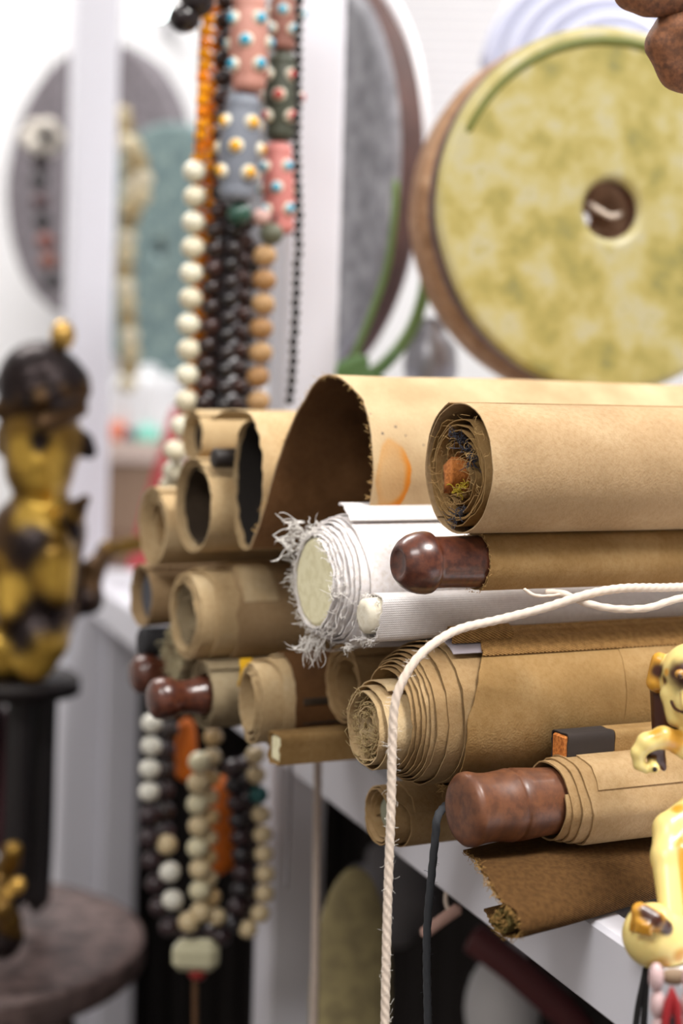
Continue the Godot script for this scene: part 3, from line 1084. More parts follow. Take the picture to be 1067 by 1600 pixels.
	st = starts(s, func(u, p): return 0.0235 + 0.004 * wav.get_noise_1d(u * 500.0))
	sheet(mb, s, st, 0.28, 0.0008, 0.0005, 0.002, 73)
	part("outer_sheet", mb.mesh(), M.tan, o)
	mb = MB.new()
	s = spiral(0.0298, 0.0298, 0.4, 0.35, Vector2.ZERO, 0.02, 74)
	sheet(mb, s, starts(s, func(u, p): return 0.026), 0.048, 0.0006, 0.0003, 0.001, 74)
	part("pale_patch", mb.mesh(), M.pale, o)
	o = roll("frayed_scroll", "pale frayed scroll drooping beneath the wound scroll", P(270, 1022, 1.04))
	mb = MB.new()
	s = spiral(0.0165, 0.006, 5.0, 1.5, Vector2(0, -0.001), 0.1, 75)
	st = starts(s, func(u, p): return 0.004 * u)
	sheet(mb, s, st, 0.24, 0.0009, 0.0005, 0.003, 75)
	part("rolled_sheet", mb.mesh(), M.greyp, o)
	mb = MB.new()
	hairs(mb, rim_spots(s, st, 0, 1), all_one(s.size(), Vector3(-0.6, -0.4, 0)), 200, 0.007, 0.00025, 1.5)
	part("frayed_threads", mb.mesh(), flat(206, 196, 160, 0.95), o).set_meta("kind", "stuff")

	# Q: two dark knobs at the left
	for k in 2:
		o = roll("knobbed_scroll", ["greyish scroll with reddish brown knob, lowest at the left of the pile", "scroll with dark purplish brown knob, just above the lowest left knob"][k], P([242, 214][k], [1092, 1054][k], [0.972, 1.05][k]))
		mb = MB.new()
		lathe(mb, [Vector2(-0.0036, 0.0001), Vector2(-0.0036, 0.004), Vector2(-0.0026, 0.0085), Vector2(0.0, 0.0112), Vector2(0.005, 0.0122), Vector2(0.010, 0.0115), Vector2(0.013, 0.0098), Vector2(0.017, 0.0094), Vector2(0.022, 0.0098), Vector2(0.027, 0.0112), Vector2(0.03, 0.0112), Vector2(0.24, 0.011), Vector2(0.24, 0.0001)], 32)
		part("knob", mb.mesh(), M.knob, o)
		mb = MB.new()
		s = spiral([0.0195, 0.0135][k], 0.0118, 3.0, 1.0, Vector2.ZERO, 0.03, 77 + k)
		sheet(mb, s, starts(s, func(u, p): return 0.0285 + 0.002 * u), 0.25, 0.0009, 0.0003, 0.0008, 77)
		part("rolled_sheet", mb.mesh(), [M.greyp, M.darkp][k], o)
	# dark ribbon block above the upper knob
	o = roll("black_rod", "black cloth covered rod end hanging out above the dark knob", P(222, 1004, 1.06))
	mb = MB.new()
	lathe(mb, [Vector2(-0.001, 0.0001), Vector2(-0.001, 0.008), Vector2(0.0, 0.0095), Vector2(0.2, 0.0095), Vector2(0.2, 0.0001)], 24)
	part("shaft", mb.mesh(), flat(34, 34, 38, 0.7), o)

	# R: cream scroll with looped ends, slats below
	o = roll("looped_scroll", "flattened cream scroll with looped layers and brown striped body", P(386, 1100, 0.945))
	mb = MB.new()
	s = spiral(0.0265, 0.0155, 4.0, 1.6, Vector2(-0.001, 0.002), 0.06, 81)
	for i in s.size():
		s[i].x *= 0.68
	sheet(mb, s, starts(s, func(u, p): return kf(u, [[0.0, 0.016], [0.22, 0.015], [0.28, 0.003], [1.0, 0.0]])), 0.26, 0.0009, 0.0004, 0.001, 81)
	part("rolled_sheet", mb.mesh(), M.pale, o)
	mb = MB.new()
	s = spiral(0.0275, 0.027, 1.0, 1.6, Vector2.ZERO, 0.02, 82)
	for i in s.size():
		s[i].x *= 0.72
	sheet(mb, s, starts(s, func(u, p): return 0.021), 0.26, 0.0008, 0.0003, 0.001, 82)
	part("brown_wrap", mb.mesh(), M.brownp, o)
	for k in 2:
		part("slat", bevel_box(Vector3(0.2, 0.004, 0.002), 0.0006), M.darkp, o, Vector3(0.125, 0.003 - k * 0.011, 0.0196 - k * 0.0015))
	o = roll("square_batten", "square cream batten lying beneath the looped cream scroll", P(428, 1170, 0.92))
	part("stick", bevel_box(Vector3(0.2, 0.0135, 0.012), 0.0012), M.foam, o, Vector3(0.101, 0, 0))
	mb = MB.new()
	var sq2 := PackedVector2Array()
	for q in sq:
		sq2.append(q * 1.18)
	sheet(mb, sq2, starts(sq2, func(u, p): return 0.0), 0.2, 0.0008, 0.0002, 0.0012, 83)
	part("tan_wrap", mb.mesh(), M.gold, o)
	# T: dark scroll in the gap
	o = roll("small_scroll", "shadowed brown scroll in the gap beside the large telescoped scroll", P(535, 1070, 0.915))
	mb = MB.new()
	s = spiral(0.021, 0.012, 4.0, 1.0, Vector2.ZERO, 0.04, 84)
	sheet(mb, s, starts(s, func(u, p): return 0.003 * u), 0.26, 0.0008, 0.0003, 0.001, 84)
	part("rolled_sheet", mb.mesh(), M.tan2, o)
	# yellow silk scrap
	o = thing("silk_scrap", "bright yellow silk scrap between the wound and looped scrolls", "cloth scrap", P(371, 1050, 0.965), YAW)
	mb = MB.new()
	var yl := through([Vector2(0.003, 0.008), Vector2(0.004, 0.002), Vector2(0.003, -0.004), Vector2(0.001, -0.008)], 16)
	sheet(mb, yl, starts(yl, func(u, p): return 0.0), 0.007, 0.0006, 0.0006, 0.001, 85)
	part("cloth", mb.mesh(), flat(226, 176, 20, 0.7), o)


func hex(r1: float, r0: float, turns: float, a0: float) -> PackedVector2Array:
	var out := PackedVector2Array()
	var nn := int(turns * 48)
	for i in nn + 1:
		var u := float(i) / nn
		var a := a0 + u * turns * TAU
		var b := fposmod(a + 0.15, TAU / 6.0) - TAU / 12.0
		var k := lerpf(cos(TAU / 12.0) / cos(b) * 1.07, 1.0, 0.35 + 0.5 * u)
		out.append(Vector2(cos(a), sin(a)) * lerpf(r1, r0, u) * k)
	return out


# tan paper with a rusty ring stain and a few ink specks
func stained() -> StandardMaterial3D:
	var n := 512
	var im := Image.create(n, n, false, Image.FORMAT_RGB8)
	var nz := FastNoiseLite.new()
	nz.seed = 77
	nz.frequency = 0.004
	nz.fractal_octaves = 5
	var a := Color8(173, 146, 110)
	var b := Color8(200, 177, 140)
	for y in n:
		for x in n:                       # x along the scroll, y round it; 0.2 m across
			var c := a.lerp(b, clampf(0.5 + 0.9 * nz.get_noise_2d(x * 1.5, y * 1.5) + 0.1 * nz.get_noise_2d(x * 20.0, y * 20.0), 0, 1))
			var dx := (x - 52.0) / 26.0
			var dy := (y - 62.0) / 50.0
			var d := sqrt(dx * dx + dy * dy) + 0.15 * nz.get_noise_2d(x * 5.0, y * 5.0)
			if d < 1.05:
				var e := smoothstep(0.55, 0.95, d) * (1.0 - smoothstep(0.97, 1.05, d)) * (0.15 + 0.95 * clampf(dx + 0.1 - dy * 0.6, 0, 1))
				c = c.lerp(Color8(196, 118, 36), clampf(0.2 * (1.0 - smoothstep(0.9, 1.0, d)) + e * 0.9, 0, 1))
			im.set_pixel(x, y, c)
	for q in [[40, 120, 3], [62, 130, 3], [75, 118, 2], [30, 150, 2], [100, 105, 2]]:
		im.fill_rect(Rect2i(q[0], q[1], q[2], q[2]), Color8(92, 84, 80))
	var m := StandardMaterial3D.new()
	m.albedo_texture = ImageTexture.create_from_image(im)
	m.uv1_scale = Vector3(5, 5, 5)
	m.roughness = 0.85
	m.metallic_specular = 0.3
	m.normal_enabled = true
	m.normal_texture = M.fibre
	m.normal_scale = 0.15
	return m


func cords() -> void:
	var o := thing("cotton_string", "white cotton cord lying over the linen batten and hanging down in front", "string")
	var mb := MB.new()
	tube(mb, smooth_path([P(1110, 915, 0.835), P(1040, 918, 0.815), P(975, 919, 0.798), P(920, 928, 0.789), P(850, 950, 0.785), P(780, 968, 0.782), P(724, 981, 0.776), P(690, 997, 0.768), P(656, 1024, 0.762), P(631, 1060, 0.759), P(617, 1100, 0.758), P(613, 1160, 0.758), P(611, 1260, 0.758), P(606, 1400, 0.758), P(603, 1520, 0.758), P(600, 1680, 0.758)], 0.0008), 0.0020, 12, 3, 1300.0)
	part("strand", mb.mesh(), M.cord, o)
	mb = MB.new()
	var path := smooth_path([P(690, 994, 0.768), P(630, 1055, 0.759), P(613, 1160, 0.758), P(606, 1400, 0.758), P(601, 1640, 0.758)], 0.002)
	var d := []
	for i in path.size():
		d.append(Vector3(rng.randf_range(-1, 1), rng.randf_range(-1, 1), 0.3))
	hairs(mb, Array(path), d, 260, 0.006, 0.00007, 1.0)
	part("fuzz", mb.mesh(), M.thread, o).set_meta("kind", "stuff")
	o = thing("cotton_string", "second white cord end looping across the linen batten at the right", "string")
	mb = MB.new()
	tube(mb, smooth_path([P(852, 926, 0.800), P(880, 928, 0.794), P(915, 942, 0.789), P(960, 951, 0.787), P(1010, 950, 0.79), P(1050, 938, 0.795), P(1100, 926, 0.80)], 0.0008), 0.0017, 12, 3, 900.0)
	part("strand", mb.mesh(), M.cord, o)
	mb = MB.new()
	tube(mb, smooth_path([P(818, 920, 0.795), P(835, 930, 0.790), P(856, 931, 0.792), P(880, 928, 0.794)], 0.0008), 0.0009, 8, 2, 1200.0, 0.3)
	part("frayed_end", mb.mesh(), M.cord, o)
	o = thing("dark_string", "dark grey cord hanging down beside the large turned knob", "string")
	mb = MB.new()
	tube(mb, smooth_path([P(700, 1255, 0.82), P(684, 1275, 0.80), P(680, 1310, 0.798), P(674, 1370, 0.797), P(668, 1440, 0.797), P(667, 1520, 0.797), P(671, 1690, 0.797)], 0.0008), 0.0019, 12, 3, 900.0)
	part("strand", mb.mesh(), M.black_cord, o)
	mb = MB.new()
	path = smooth_path([P(682, 1290, 0.798), P(668, 1440, 0.797), P(671, 1660, 0.797)], 0.002)
	d = []
	for i in path.size():
		d.append(Vector3(rng.randf_range(-1, 1), rng.randf_range(-1, 1), 0.3))
	hairs(mb, Array(path), d, 200, 0.004, 0.00007, 1.0)
	part("fuzz", mb.mesh(), M.black_cord, o).set_meta("kind", "stuff")
	# blurred strings below the shelf
	for q in [["hanging_string", "beige string hanging in front of the white post below the shelf", 497, 1150, 1.07, 0.0026, [186, 170, 158]], ["hanging_string", "thin grey thread hanging left of the beige string", 455, 1180, 1.09, 0.0011, [138, 134, 138]]]:
		o = thing(q[0], q[1], "string")
		mb = MB.new()
		var low: float = 1700.0 if q[5] > 0.002 else 1390.0
		tube(mb, smooth_path([P(q[2], q[3], q[4]), P(q[2] - 3, (q[3] + low) / 2, q[4]), P(q[2] - 8, low, q[4])], 0.001), q[5], 10, 3, 700.0)
		part("strand", mb.mesh(), flat(q[6][0], q[6][1], q[6][2], 0.95), o)
	o = thing("hanging_stick", "pinkish stick tied to a thread beneath the turned knob", "stick")
	mb = MB.new()
	tube(mb, PackedVector3Array([P(658, 1462, 0.93), P(662, 1459, 0.93), P(690, 1438, 0.93), P(716, 1420, 0.93), P(720, 1417, 0.93)]), 0.0034, 12)
	part("rod", mb.mesh(), flat(186, 150, 138, 0.7), o)
	mb = MB.new()
	tube(mb, smooth_path([P(712, 1330, 0.92), P(704, 1370, 0.925), P(696, 1405, 0.93), P(703, 1428, 0.93)], 0.002), 0.0012, 8)
	part("thread", mb.mesh(), M.cord, o)


# a flat ring of stone standing upright, facing the room
func stone_disc(label: String, at: Vector3, turn: float, R: float, hole: float, th: float, mat: Material, rim: Material = null) -> Node3D:
	var o := thing("stone_disc", label, "disc", at, turn)
	var mb := MB.new()
	var b := th * 0.22
	var prof := [Vector2(-th / 2 + b, hole), Vector2(-th / 2 + b * 0.3, hole + b * 0.3), Vector2(-th / 2, hole + b), Vector2(-th / 2, hole + b * 1.5), Vector2(-th / 2, R - b * 1.5), Vector2(-th / 2, R - b), Vector2(-th / 2 + b * 0.3, R - b * 0.3), Vector2(-th / 2 + b, R)]
	if rim == null:
		prof.append_array([Vector2(th / 2 - b, R), Vector2(th / 2, R - b), Vector2(th / 2, hole + b), Vector2(th / 2 - b, hole), Vector2(-th / 2 + b, hole)])
	lathe(mb, prof, 80, Vector2.ZERO, 0.012)
	var q := part("face", mb.mesh(), mat, o)
	q.rotation.y = PI / 2
	if rim:
		mb = MB.new()
		lathe(mb, [Vector2(-th / 2 + b, R * 0.999), Vector2(-th / 2 + b * 1.2, R), Vector2(th / 2 - b, R), Vector2(th / 2, R - b), Vector2(th / 2, hole + b), Vector2(th / 2 - b, hole), Vector2(-th / 2 + b, hole)], 80, Vector2.ZERO, 0.012)
		q = part("rim", mb.mesh(), rim, o)
		q.rotation.y = PI / 2
	return o


func stone(sd: int, cols: Array, rough: float, sc: float) -> StandardMaterial3D:
	var m := StandardMaterial3D.new()
	m.albedo_texture = noise_tex(sd, 0.008, cols, FastNoiseLite.TYPE_SIMPLEX_SMOOTH, 5)
	m.uv1_triplanar = true
	m.uv1_scale = Vector3(sc, sc, sc)
	m.roughness = rough
	return m


func discs() -> void:
	var jade := stone(31, [Color8(129, 127, 84), Color8(155, 145, 82), Color8(171, 158, 95), Color8(181, 171, 120), Color8(180, 174, 141), Color8(167, 153, 83)], 0.4, 5.0)
	var o := stone_disc("large yellow green jade ring disc with round central hole", P(946, 330, 1.16), 0.26, 0.1235, 0.0195, 0.022, jade, stone(35, [Color8(70, 44, 34), Color8(110, 72, 52)], 0.6, 8.0))
	var mb := MB.new()
	var path := PackedVector3Array()
	for i in 41:
		var a := lerpf(1.25, 2.75, i / 40.0)
		path.append(Vector3(cos(a) * 0.1135, sin(a) * 0.1135, 0.0092))
	tube(mb, path, 0.0042, 10, 0, 0.0, 0.3)
	part("green_streak", mb.mesh(), flat(98, 104, 36, 0.5), o)
	mb = MB.new()
	tube(mb, smooth_path([Vector3(-0.012, 0.006, -0.006), Vector3(-0.002, 0.0, -0.003), Vector3(0.006, -0.003, -0.004), Vector3(0.016, 0.0, -0.008)], 0.002), 0.002, 8)
	part("string", mb.mesh(), M.cord, o)
	stone_disc("rough brown disc leaning behind the yellow jade disc", P(915, 342, 1.25), 0.26, 0.132, 0.006, 0.03, stone(32, [Color8(120, 88, 62), Color8(170, 132, 100), Color8(200, 170, 140)], 0.9, 14.0))
	stone_disc("large grey stone disc with brown rim, standing beside the white post", P(478, 287, 1.5), -1.08, 0.182, 0.02, 0.032, stone(33, [Color8(96, 96, 102), Color8(142, 142, 148), Color8(176, 176, 182)], 0.5, 9.0), stone(36, [Color8(66, 46, 44), Color8(104, 74, 68)], 0.7, 6.0))
	var hoop := thing("white_hoop", "thin white hoop leaning behind the grey stone disc", "hoop", P(480, 270, 1.58), -1.05)
	mb = MB.new()
	path = PackedVector3Array()
	for i in 97:
		path.append(Vector3(cos(i * TAU / 96.0) * 0.198, sin(i * TAU / 96.0) * 0.192, 0))
	tube(mb, path, 0.006, 12)
	part("ring", mb.mesh(), flat(240, 240, 244, 0.4), hoop)
	stone_disc("dark grey round disc hanging on the wall behind the left post", P(150, 285, 2.5), -0.75, 0.203, 0.01, 0.03, stone(34, [Color8(84, 80, 86), Color8(116, 110, 116), Color8(142, 136, 142)], 0.6, 10.0))
	stone_disc("blue green disc hanging in front of the dark grey disc", P(262, 392, 2.26), -0.75, 0.168, 0.01, 0.03, stone(37, [Color8(84, 104, 108), Color8(112, 134, 136), Color8(150, 168, 160)], 0.35, 10.0))


func strand(called: String, label: String, keys: Array, r: float, gap: float, mesh: Mesh, mats: Array, string_col := Color8(60, 50, 44)) -> Node3D:
	var o := thing(called, label, "bead string", keys[0], 0.0, "bead strings hanging beside the post")
	var path := smooth_path(keys, gap)
	var mb := MB.new()
	var loc := PackedVector3Array()
	for p in path:
		loc.append(p - keys[0])
	tube(mb, loc, 0.0008, 6)
	var sm := StandardMaterial3D.new()
	sm.albedo_color = string_col
	part("string", mb.mesh(), sm, o)
	if keys[0].y > CAM.y + 0.1:
		mb = MB.new()
		tube(mb, PackedVector3Array([Vector3.ZERO, Vector3(0, 0.01, 0), Vector3(0, 2.59 - keys[0].y, 0), Vector3(0, 2.6 - keys[0].y, 0)]), 0.0006, 6)
		part("hanging_thread", mb.mesh(), sm, o)
	for i in loc.size():
		var b := part("bead", mesh, mats[i % mats.size()], o, loc[i] + Vector3(rng.randf_range(-1, 1), 0, rng.randf_range(-1, 1)) * r * 0.12)
		b.rotation = Vector3(rng.randf_range(-0.3, 0.3), rng.randf_range(0, TAU), rng.randf_range(-0.3, 0.3))
	return o


func bead_mesh(r: float, kind := "round") -> Mesh:
	var mb := MB.new()
	if kind == "facet":
		var st := SurfaceTool.new()
		st.begin(Mesh.PRIMITIVE_TRIANGLES)
		st.set_smooth_group(-1)
		var sp := SphereMesh.new()
		sp.radius = r
		sp.height = r * 1.8
		sp.radial_segments = 8
		sp.rings = 4
		var a := sp.get_mesh_arrays()
		for i in a[Mesh.ARRAY_INDEX]:
			st.add_vertex(a[Mesh.ARRAY_VERTEX][i])
		st.generate_normals()
		return st.commit()
	if kind == "ribbed":
		var rows := []
		for i in 13:
			var b := PI * i / 12
			var row := PackedVector3Array()
			for k in 25:
				var t := TAU * (k % 24) / 24
				var q := r * (1.0 + 0.06 * cos(t * 8))
				row.append(Vector3(sin(b) * cos(t) * q, cos(b) * r * 0.92, sin(b) * sin(t) * q))
			rows.append(row)
		mb.grid(rows, true, false)
		return mb.mesh()
	balls(mb, Vector3.ZERO, Vector3(r, r * 0.93, r), 12, 18)
	return mb.mesh()


func glossy(r: int, g: int, b: int, rough := 0.32) -> StandardMaterial3D:
	var m := flat(r, g, b, rough)
	m.clearcoat_enabled = true
	m.clearcoat = 0.25
	m.clearcoat_roughness = 0.15
	return m


# a barrel shaped bead with raised eye dots
func barrel(o: Node3D, at: Vector3, r: float, h: float, col: StandardMaterial3D, dot: StandardMaterial3D, collar: StandardMaterial3D) -> void:
	var mb := MB.new()
	var prof := []
	for q in [[-0.5, 0.02], [-0.5, 0.55], [-0.47, 0.78], [-0.4, 0.86], [-0.36, 0.78], [-0.33, 0.84], [-0.2, 0.95], [0.0, 1.0], [0.2, 0.95], [0.33, 0.84], [0.36, 0.78], [0.4, 0.86], [0.47, 0.78], [0.5, 0.55], [0.5, 0.02]]:
		prof.append(Vector2(q[0] * h, q[1] * r))
	lathe(mb, prof, 28, Vector2.ZERO, 0.04)
	var b := part("barrel_bead", mb.mesh(), col, o, at)
	b.rotation.z = PI / 2 + rng.randf_range(-0.06, 0.06)
	var dm := MB.new()
	balls(dm, Vector3.ZERO, Vector3(r * 0.3, r * 0.3, r * 0.3), 8, 12)
	var eye := dm.mesh()
	var wm := MB.new()
	balls(wm, Vector3.ZERO, Vector3(r * 0.4, r * 0.4, r * 0.4), 8, 12)
	var ring := wm.mesh()
	for row in 3:
		for k in 4:
			var a := TAU * (k + 0.5 * (row % 2)) / 4 + 0.9
			var x := (row - 1) * h * 0.23
			var rad := r * (0.80 if row != 1 else 0.86)
			part("eye_ring", ring, M.bead_white, b, Vector3(x, sin(a) * rad, cos(a) * rad))
			part("eye_dot", eye, dot, b, Vector3(x, sin(a) * (rad + r * 0.16), cos(a) * (rad + r * 0.16)))
	if collar:
		for s in [-1, 1]:
			var cm := MB.new()
			lathe(cm, [Vector2(-0.0016, r * 0.6), Vector2(-0.001, r * 0.74), Vector2(0.001, r * 0.74), Vector2(0.0016, r * 0.6)], 20)
			part("collar", cm.mesh(), collar, b, Vector3(s * h * 0.43, 0, 0))


func beads() -> void:
	var z := 1.165
	var k := z / F
	M.bead_white = glossy(232, 226, 206)
	var amber := StandardMaterial3D.new()
	amber.albedo_color = Color8(255, 172, 22)
	amber.roughness = 0.12
	amber.backlight_enabled = true
	amber.backlight = Color8(170, 96, 6)
	var amber2: StandardMaterial3D = amber.duplicate()
	amber2.albedo_color = Color8(250, 146, 14)
	var amber_mesh := bead_mesh(11.5 * k, "facet")
	strand("amber_bead_string", "faceted bright orange amber bead string beside the cream beads", [P(333, -60, z), P(322, 60, z), P(315, 180, z), P(310, 270, z + 0.012), P(313, 400, z + 0.015), P(306, 520, z + 0.015), P(296, 660, z + 0.015)], 0.005, 18 * k, amber_mesh, [amber, amber2, amber])
	strand("amber_bead_string", "second faceted orange bead string, nearer the dark beads", [P(346, -60, z + 0.01), P(338, 80, z + 0.01), P(330, 200, z + 0.01), P(326, 330, z + 0.012), P(322, 480, z + 0.016), P(310, 660, z + 0.016)], 0.005, 19 * k, amber_mesh, [amber2, amber, amber])
	strand("cream_bead_string", "string of large cream white round beads at the left of the bunch", [P(306, 268, z), P(301, 390, z), P(296, 510, z), P(289, 628, z), P(283, 670, z), P(274, 718, z), P(266, 760, z + 0.02)], 0.008, 39.5 * k, bead_mesh(19 * k), [glossy(226, 222, 200, 0.25), glossy(218, 210, 184, 0.3)])
	var dark := glossy(38, 22, 20)
	var dark2 := glossy(56, 30, 26)
	strand("dark_bead_string", "string of dark brown wooden beads beside the orange beads", [P(356, -60, z), P(350, 100, z + 0.006), P(346, 230, z + 0.006), P(344, 310, z), P(334, 390, z), P(330, 480, z), P(324, 560, z), P(316, 660, z)], 0.006, 29 * k, bead_mesh(16 * k), [dark, dark2, dark])
	strand("black_bead_string", "string of black round beads below the green bead", [P(366, 360, z), P(360, 430, z - 0.002), P(354, 520, z - 0.002), P(347, 660, z)], 0.006, 26 * k, bead_mesh(15 * k), [glossy(26, 22, 24), glossy(36, 28, 30)])
	strand("black_bead_string", "string of black beads deepest in the bunch, behind the brown beads", [P(352, 330, z + 0.022), P(348, 430, z + 0.022), P(342, 540, z + 0.022), P(334, 660, z + 0.022)], 0.006, 27 * k, bead_mesh(16 * k), [glossy(24, 20, 20), glossy(44, 26, 24)])
	strand("dark_bead_string", "string of dark beads showing between the brown and tan strings", [P(392, 390, z + 0.022), P(388, 480, z + 0.022), P(384, 560, z + 0.022), P(380, 660, z + 0.022)], 0.006, 27 * k, bead_mesh(16 * k), [glossy(52, 30, 26), glossy(30, 22, 22)])
	strand("brown_bead_string", "string of purple brown beads between black and tan beads", [P(382, 350, z + 0.012), P(380, 460, z + 0.01), P(374, 560, z + 0.01), P(370, 660, z + 0.01)], 0.006, 27 * k, bead_mesh(15 * k), [glossy(50, 28, 26), glossy(64, 36, 30)])
	strand("tan_bead_string", "string of ribbed tan wooden beads next to the white post", [P(414, 400, z), P(410, 480, z), P(405, 560, z), P(401, 665, z)], 0.007, 35.5 * k, bead_mesh(18.5 * k, "ribbed"), [flat(188, 150, 104, 0.5), flat(170, 128, 82, 0.5)])
	strand("tiny_bead_string", "thin string of tiny black beads in front of the white post", [P(467, -60, 1.12), P(466, 100, 1.12), P(464, 250, 1.12), P(467, 330, 1.12), P(464, 430, 1.12), P(458, 560, 1.12), P(452, 625, 1.12)], 0.003, 15.2 * 1.12 / F, bead_mesh(7.6 * 1.12 / F), [glossy(16, 15, 17)])
	# painted barrel beads
	var pink := flat(196, 140, 126, 0.5)
	var blue := glossy(40, 170, 206)
	var o := thing("painted_bead_string", "string of big painted barrel beads, pink with blue dots above grey with yellow dots", "bead string", P(395, -60, z - 0.012), 0.0, "bead strings hanging beside the post")
	var q := P(395, -60, z - 0.012)
	barrel(o, P(389, 68, z - 0.012) - q, 31 * k, 152 * k, pink, blue, flat(206, 158, 150, 0.5))
	barrel(o, P(374, 232, z - 0.012) - q, 32 * k, 166 * k, flat(124, 130, 142, 0.5), glossy(240, 176, 30), flat(146, 152, 166, 0.5))
	part("green_bead", bead_mesh(20 * k), glossy(46, 84, 72, 0.3), o, P(374, 334, z - 0.01) - q)
	var mb := MB.new()
	tube(mb, smooth_path([Vector3.ZERO, P(374, 232, z - 0.012) - q, P(370, 365, z - 0.006) - q], 0.004), 0.001, 6)
	part("string", mb.mesh(), M.black, o)
	o = thing("painted_bead_string", "string of painted barrel beads behind, dark green with red dots above pink", "bead string", P(448, -60, z + 0.03), 0.0, "bead strings hanging beside the post")
	q = P(448, -60, z + 0.03)
	barrel(o, P(446, 20, z + 0.02) - q, 26 * k, 124 * k, flat(150, 104, 92, 0.5), blue, null)
	barrel(o, P(440, 152, z + 0.02) - q, 29 * k, 140 * k, flat(70, 74, 62, 0.5), glossy(190, 44, 40), flat(110, 120, 96, 0.5))
	barrel(o, P(436, 295, z + 0.02) - q, 27 * k, 146 * k, flat(204, 128, 122, 0.5), blue, null)
	part("green_bead", bead_mesh(19 * k), flat(98, 100, 82, 0.5), o, P(424, 366, z) - q)
	part("pink_bead", bead_mesh(15 * k), flat(216, 176, 168, 0.5), o, P(408, 340, z) - q)
	part("red_bead", bead_mesh(10 * k), flat(190, 92, 74, 0.5), o, P(412, 392, z) - q)
	mb = MB.new()
	tube(mb, smooth_path([Vector3.ZERO, P(440, 152, z + 0.02) - q, P(436, 295, z + 0.02) - q, P(424, 366, z) - q, P(412, 392, z) - q], 0.004), 0.001, 6)
	part("string", mb.mesh(), M.black, o)
	o = thing("dark_bead_pair", "pair of big black shiny beads hanging high beside the orange beads", "beads", P(290, 30, z - 0.03))
	mb = MB.new()
	for e in [[288, 28, 25], [308, 2, 27], [326, -30, 26]]:
		part("bead", bead_mesh(e[2] * k), glossy(32, 24, 26, 0.15), o, P(e[0], e[1], z - 0.03) - o.position)
	tube(mb, PackedVector3Array([Vector3.ZERO, P(308, 2, z - 0.03) - o.position, P(326, -30, z - 0.03) - o.position, P(330, -80, z - 0.03) - o.position]), 0.001, 6)
	part("string", mb.mesh(), M.black, o)

	# lower loops, below the scrolls
	var w := 1.17
	var c := w / F
	var white := glossy(226, 224, 212, 0.25)
	var cream := glossy(208, 188, 148, 0.35)
	var plum := glossy(44, 26, 32)
	strand("prayer_bead_string", "hanging prayer beads, white above and dark purple below, leftmost under the scrolls", [P(236, 1130, w), P(234, 1210, w), P(234, 1290, w), P(241, 1370, w), P(251, 1430, w), P(270, 1452, w), P(300, 1462, w), P(332, 1458, w)], 0.006, 34 * c, bead_mesh(16.5 * c), [white, white, white, white, plum, plum, plum, plum, plum, plum, plum, plum])
	strand("dark_bead_string", "dark purple bead string hanging under the lowest left knob", [P(268, 1110, w + 0.014), P(260, 1180, w + 0.014), P(256, 1250, w + 0.014), P(258, 1300, w + 0.01)], 0.006, 28 * c, bead_mesh(15.5 * c), [plum, dark])
	strand("cream_bead_string", "cream bead string curving at its lower end under the scrolls", [P(262, 1320, w), P(266, 1356, w - 0.01), P(267, 1392, w - 0.012), P(277, 1425, w - 0.012), P(295, 1440, w - 0.012)], 0.007, 33 * c, bead_mesh(17 * c), [cream, white, white])
	strand("cream_bead_string", "long cream bead string hanging in front of the orange tassels", [P(311, 1190, w - 0.012), P(309, 1270, w - 0.012), P(310, 1350, w - 0.012), P(314, 1425, w - 0.012)], 0.007, 33 * c, bead_mesh(17 * c), [glossy(214, 206, 172, 0.35), cream])
	strand("tan_bead_string", "tan bead string close beside the long cream bead string", [P(336, 1120, w - 0.004), P(330, 1200, w - 0.004), P(327, 1290, w - 0.004), P(326, 1380, w - 0.004), P(340, 1432, w - 0.004)], 0.006, 29 * c, bead_mesh(15 * c), [cream, glossy(190, 160, 112, 0.4)])
	strand("dark_bead_string", "dark bead string hanging right of the orange tassel", [P(364, 1200, w), P(372, 1280, w), P(378, 1370, w), P(366, 1440, w), P(345, 1462, w)], 0.006, 27 * c, bead_mesh(15.5 * c), [plum, glossy(30, 26, 32)])
	strand("dark_bead_string", "dark bead string hanging against the tan beads below the shelf", [P(384, 1195, w + 0.01), P(392, 1280, w + 0.01), P(396, 1370, w + 0.01), P(386, 1430, w + 0.01)], 0.006, 27 * c, bead_mesh(15 * c), [glossy(56, 38, 44), plum])
	strand("tan_bead_string", "tan bead string with one teal bead, next to the lower white post", [P(398, 1180, w), P(404, 1228, w), P(406, 1262, w), P(410, 1320, w), P(413, 1380, w), P(405, 1430, w), P(388, 1452, w)], 0.006, 31 * c, bead_mesh(15.5 * c), [cream, cream, glossy(24, 92, 92), cream, cream, cream, cream, cream, cream, cream, cream, cream])
	for t in [[292, 1120, 1225, 17, w + 0.03, "short orange silk tassel behind the cream bead strings"], [348, 1210, 1372, 24, w + 0.03, "long orange silk tassel between cream and dark bead strings"]]:
		o = thing("orange_tassel", t[5], "tassel", P(t[0], t[1], t[4]))
		mb = MB.new()
		var prof := []
		for i in 13:
			var u := i / 12.0
			prof.append(Vector2(lerpf(t[1] - t[1], t[2] - t[1], u) * c, t[3] * c * (0.35 + 0.75 * sin(minf(u * 1.1 + 0.12, 1.0) * PI * 0.72)) * (0.05 if i == 0 or i == 12 else 1.0)))
		lathe(mb, prof, 24, Vector2.ZERO, 0.15)
		var b := part("silk", mb.mesh(), flat(216, 110, 14, 0.6), o)
		b.rotation.z = -PI / 2
	o = thing("pendant", "pale green stone pendant with red end below the bead loops", "pendant", P(306, 1492, w - 0.01))
	part("stone", bevel_box(Vector3(72 * c, 44 * c, 0.02), 0.005), glossy(196, 192, 160, 0.4), o)
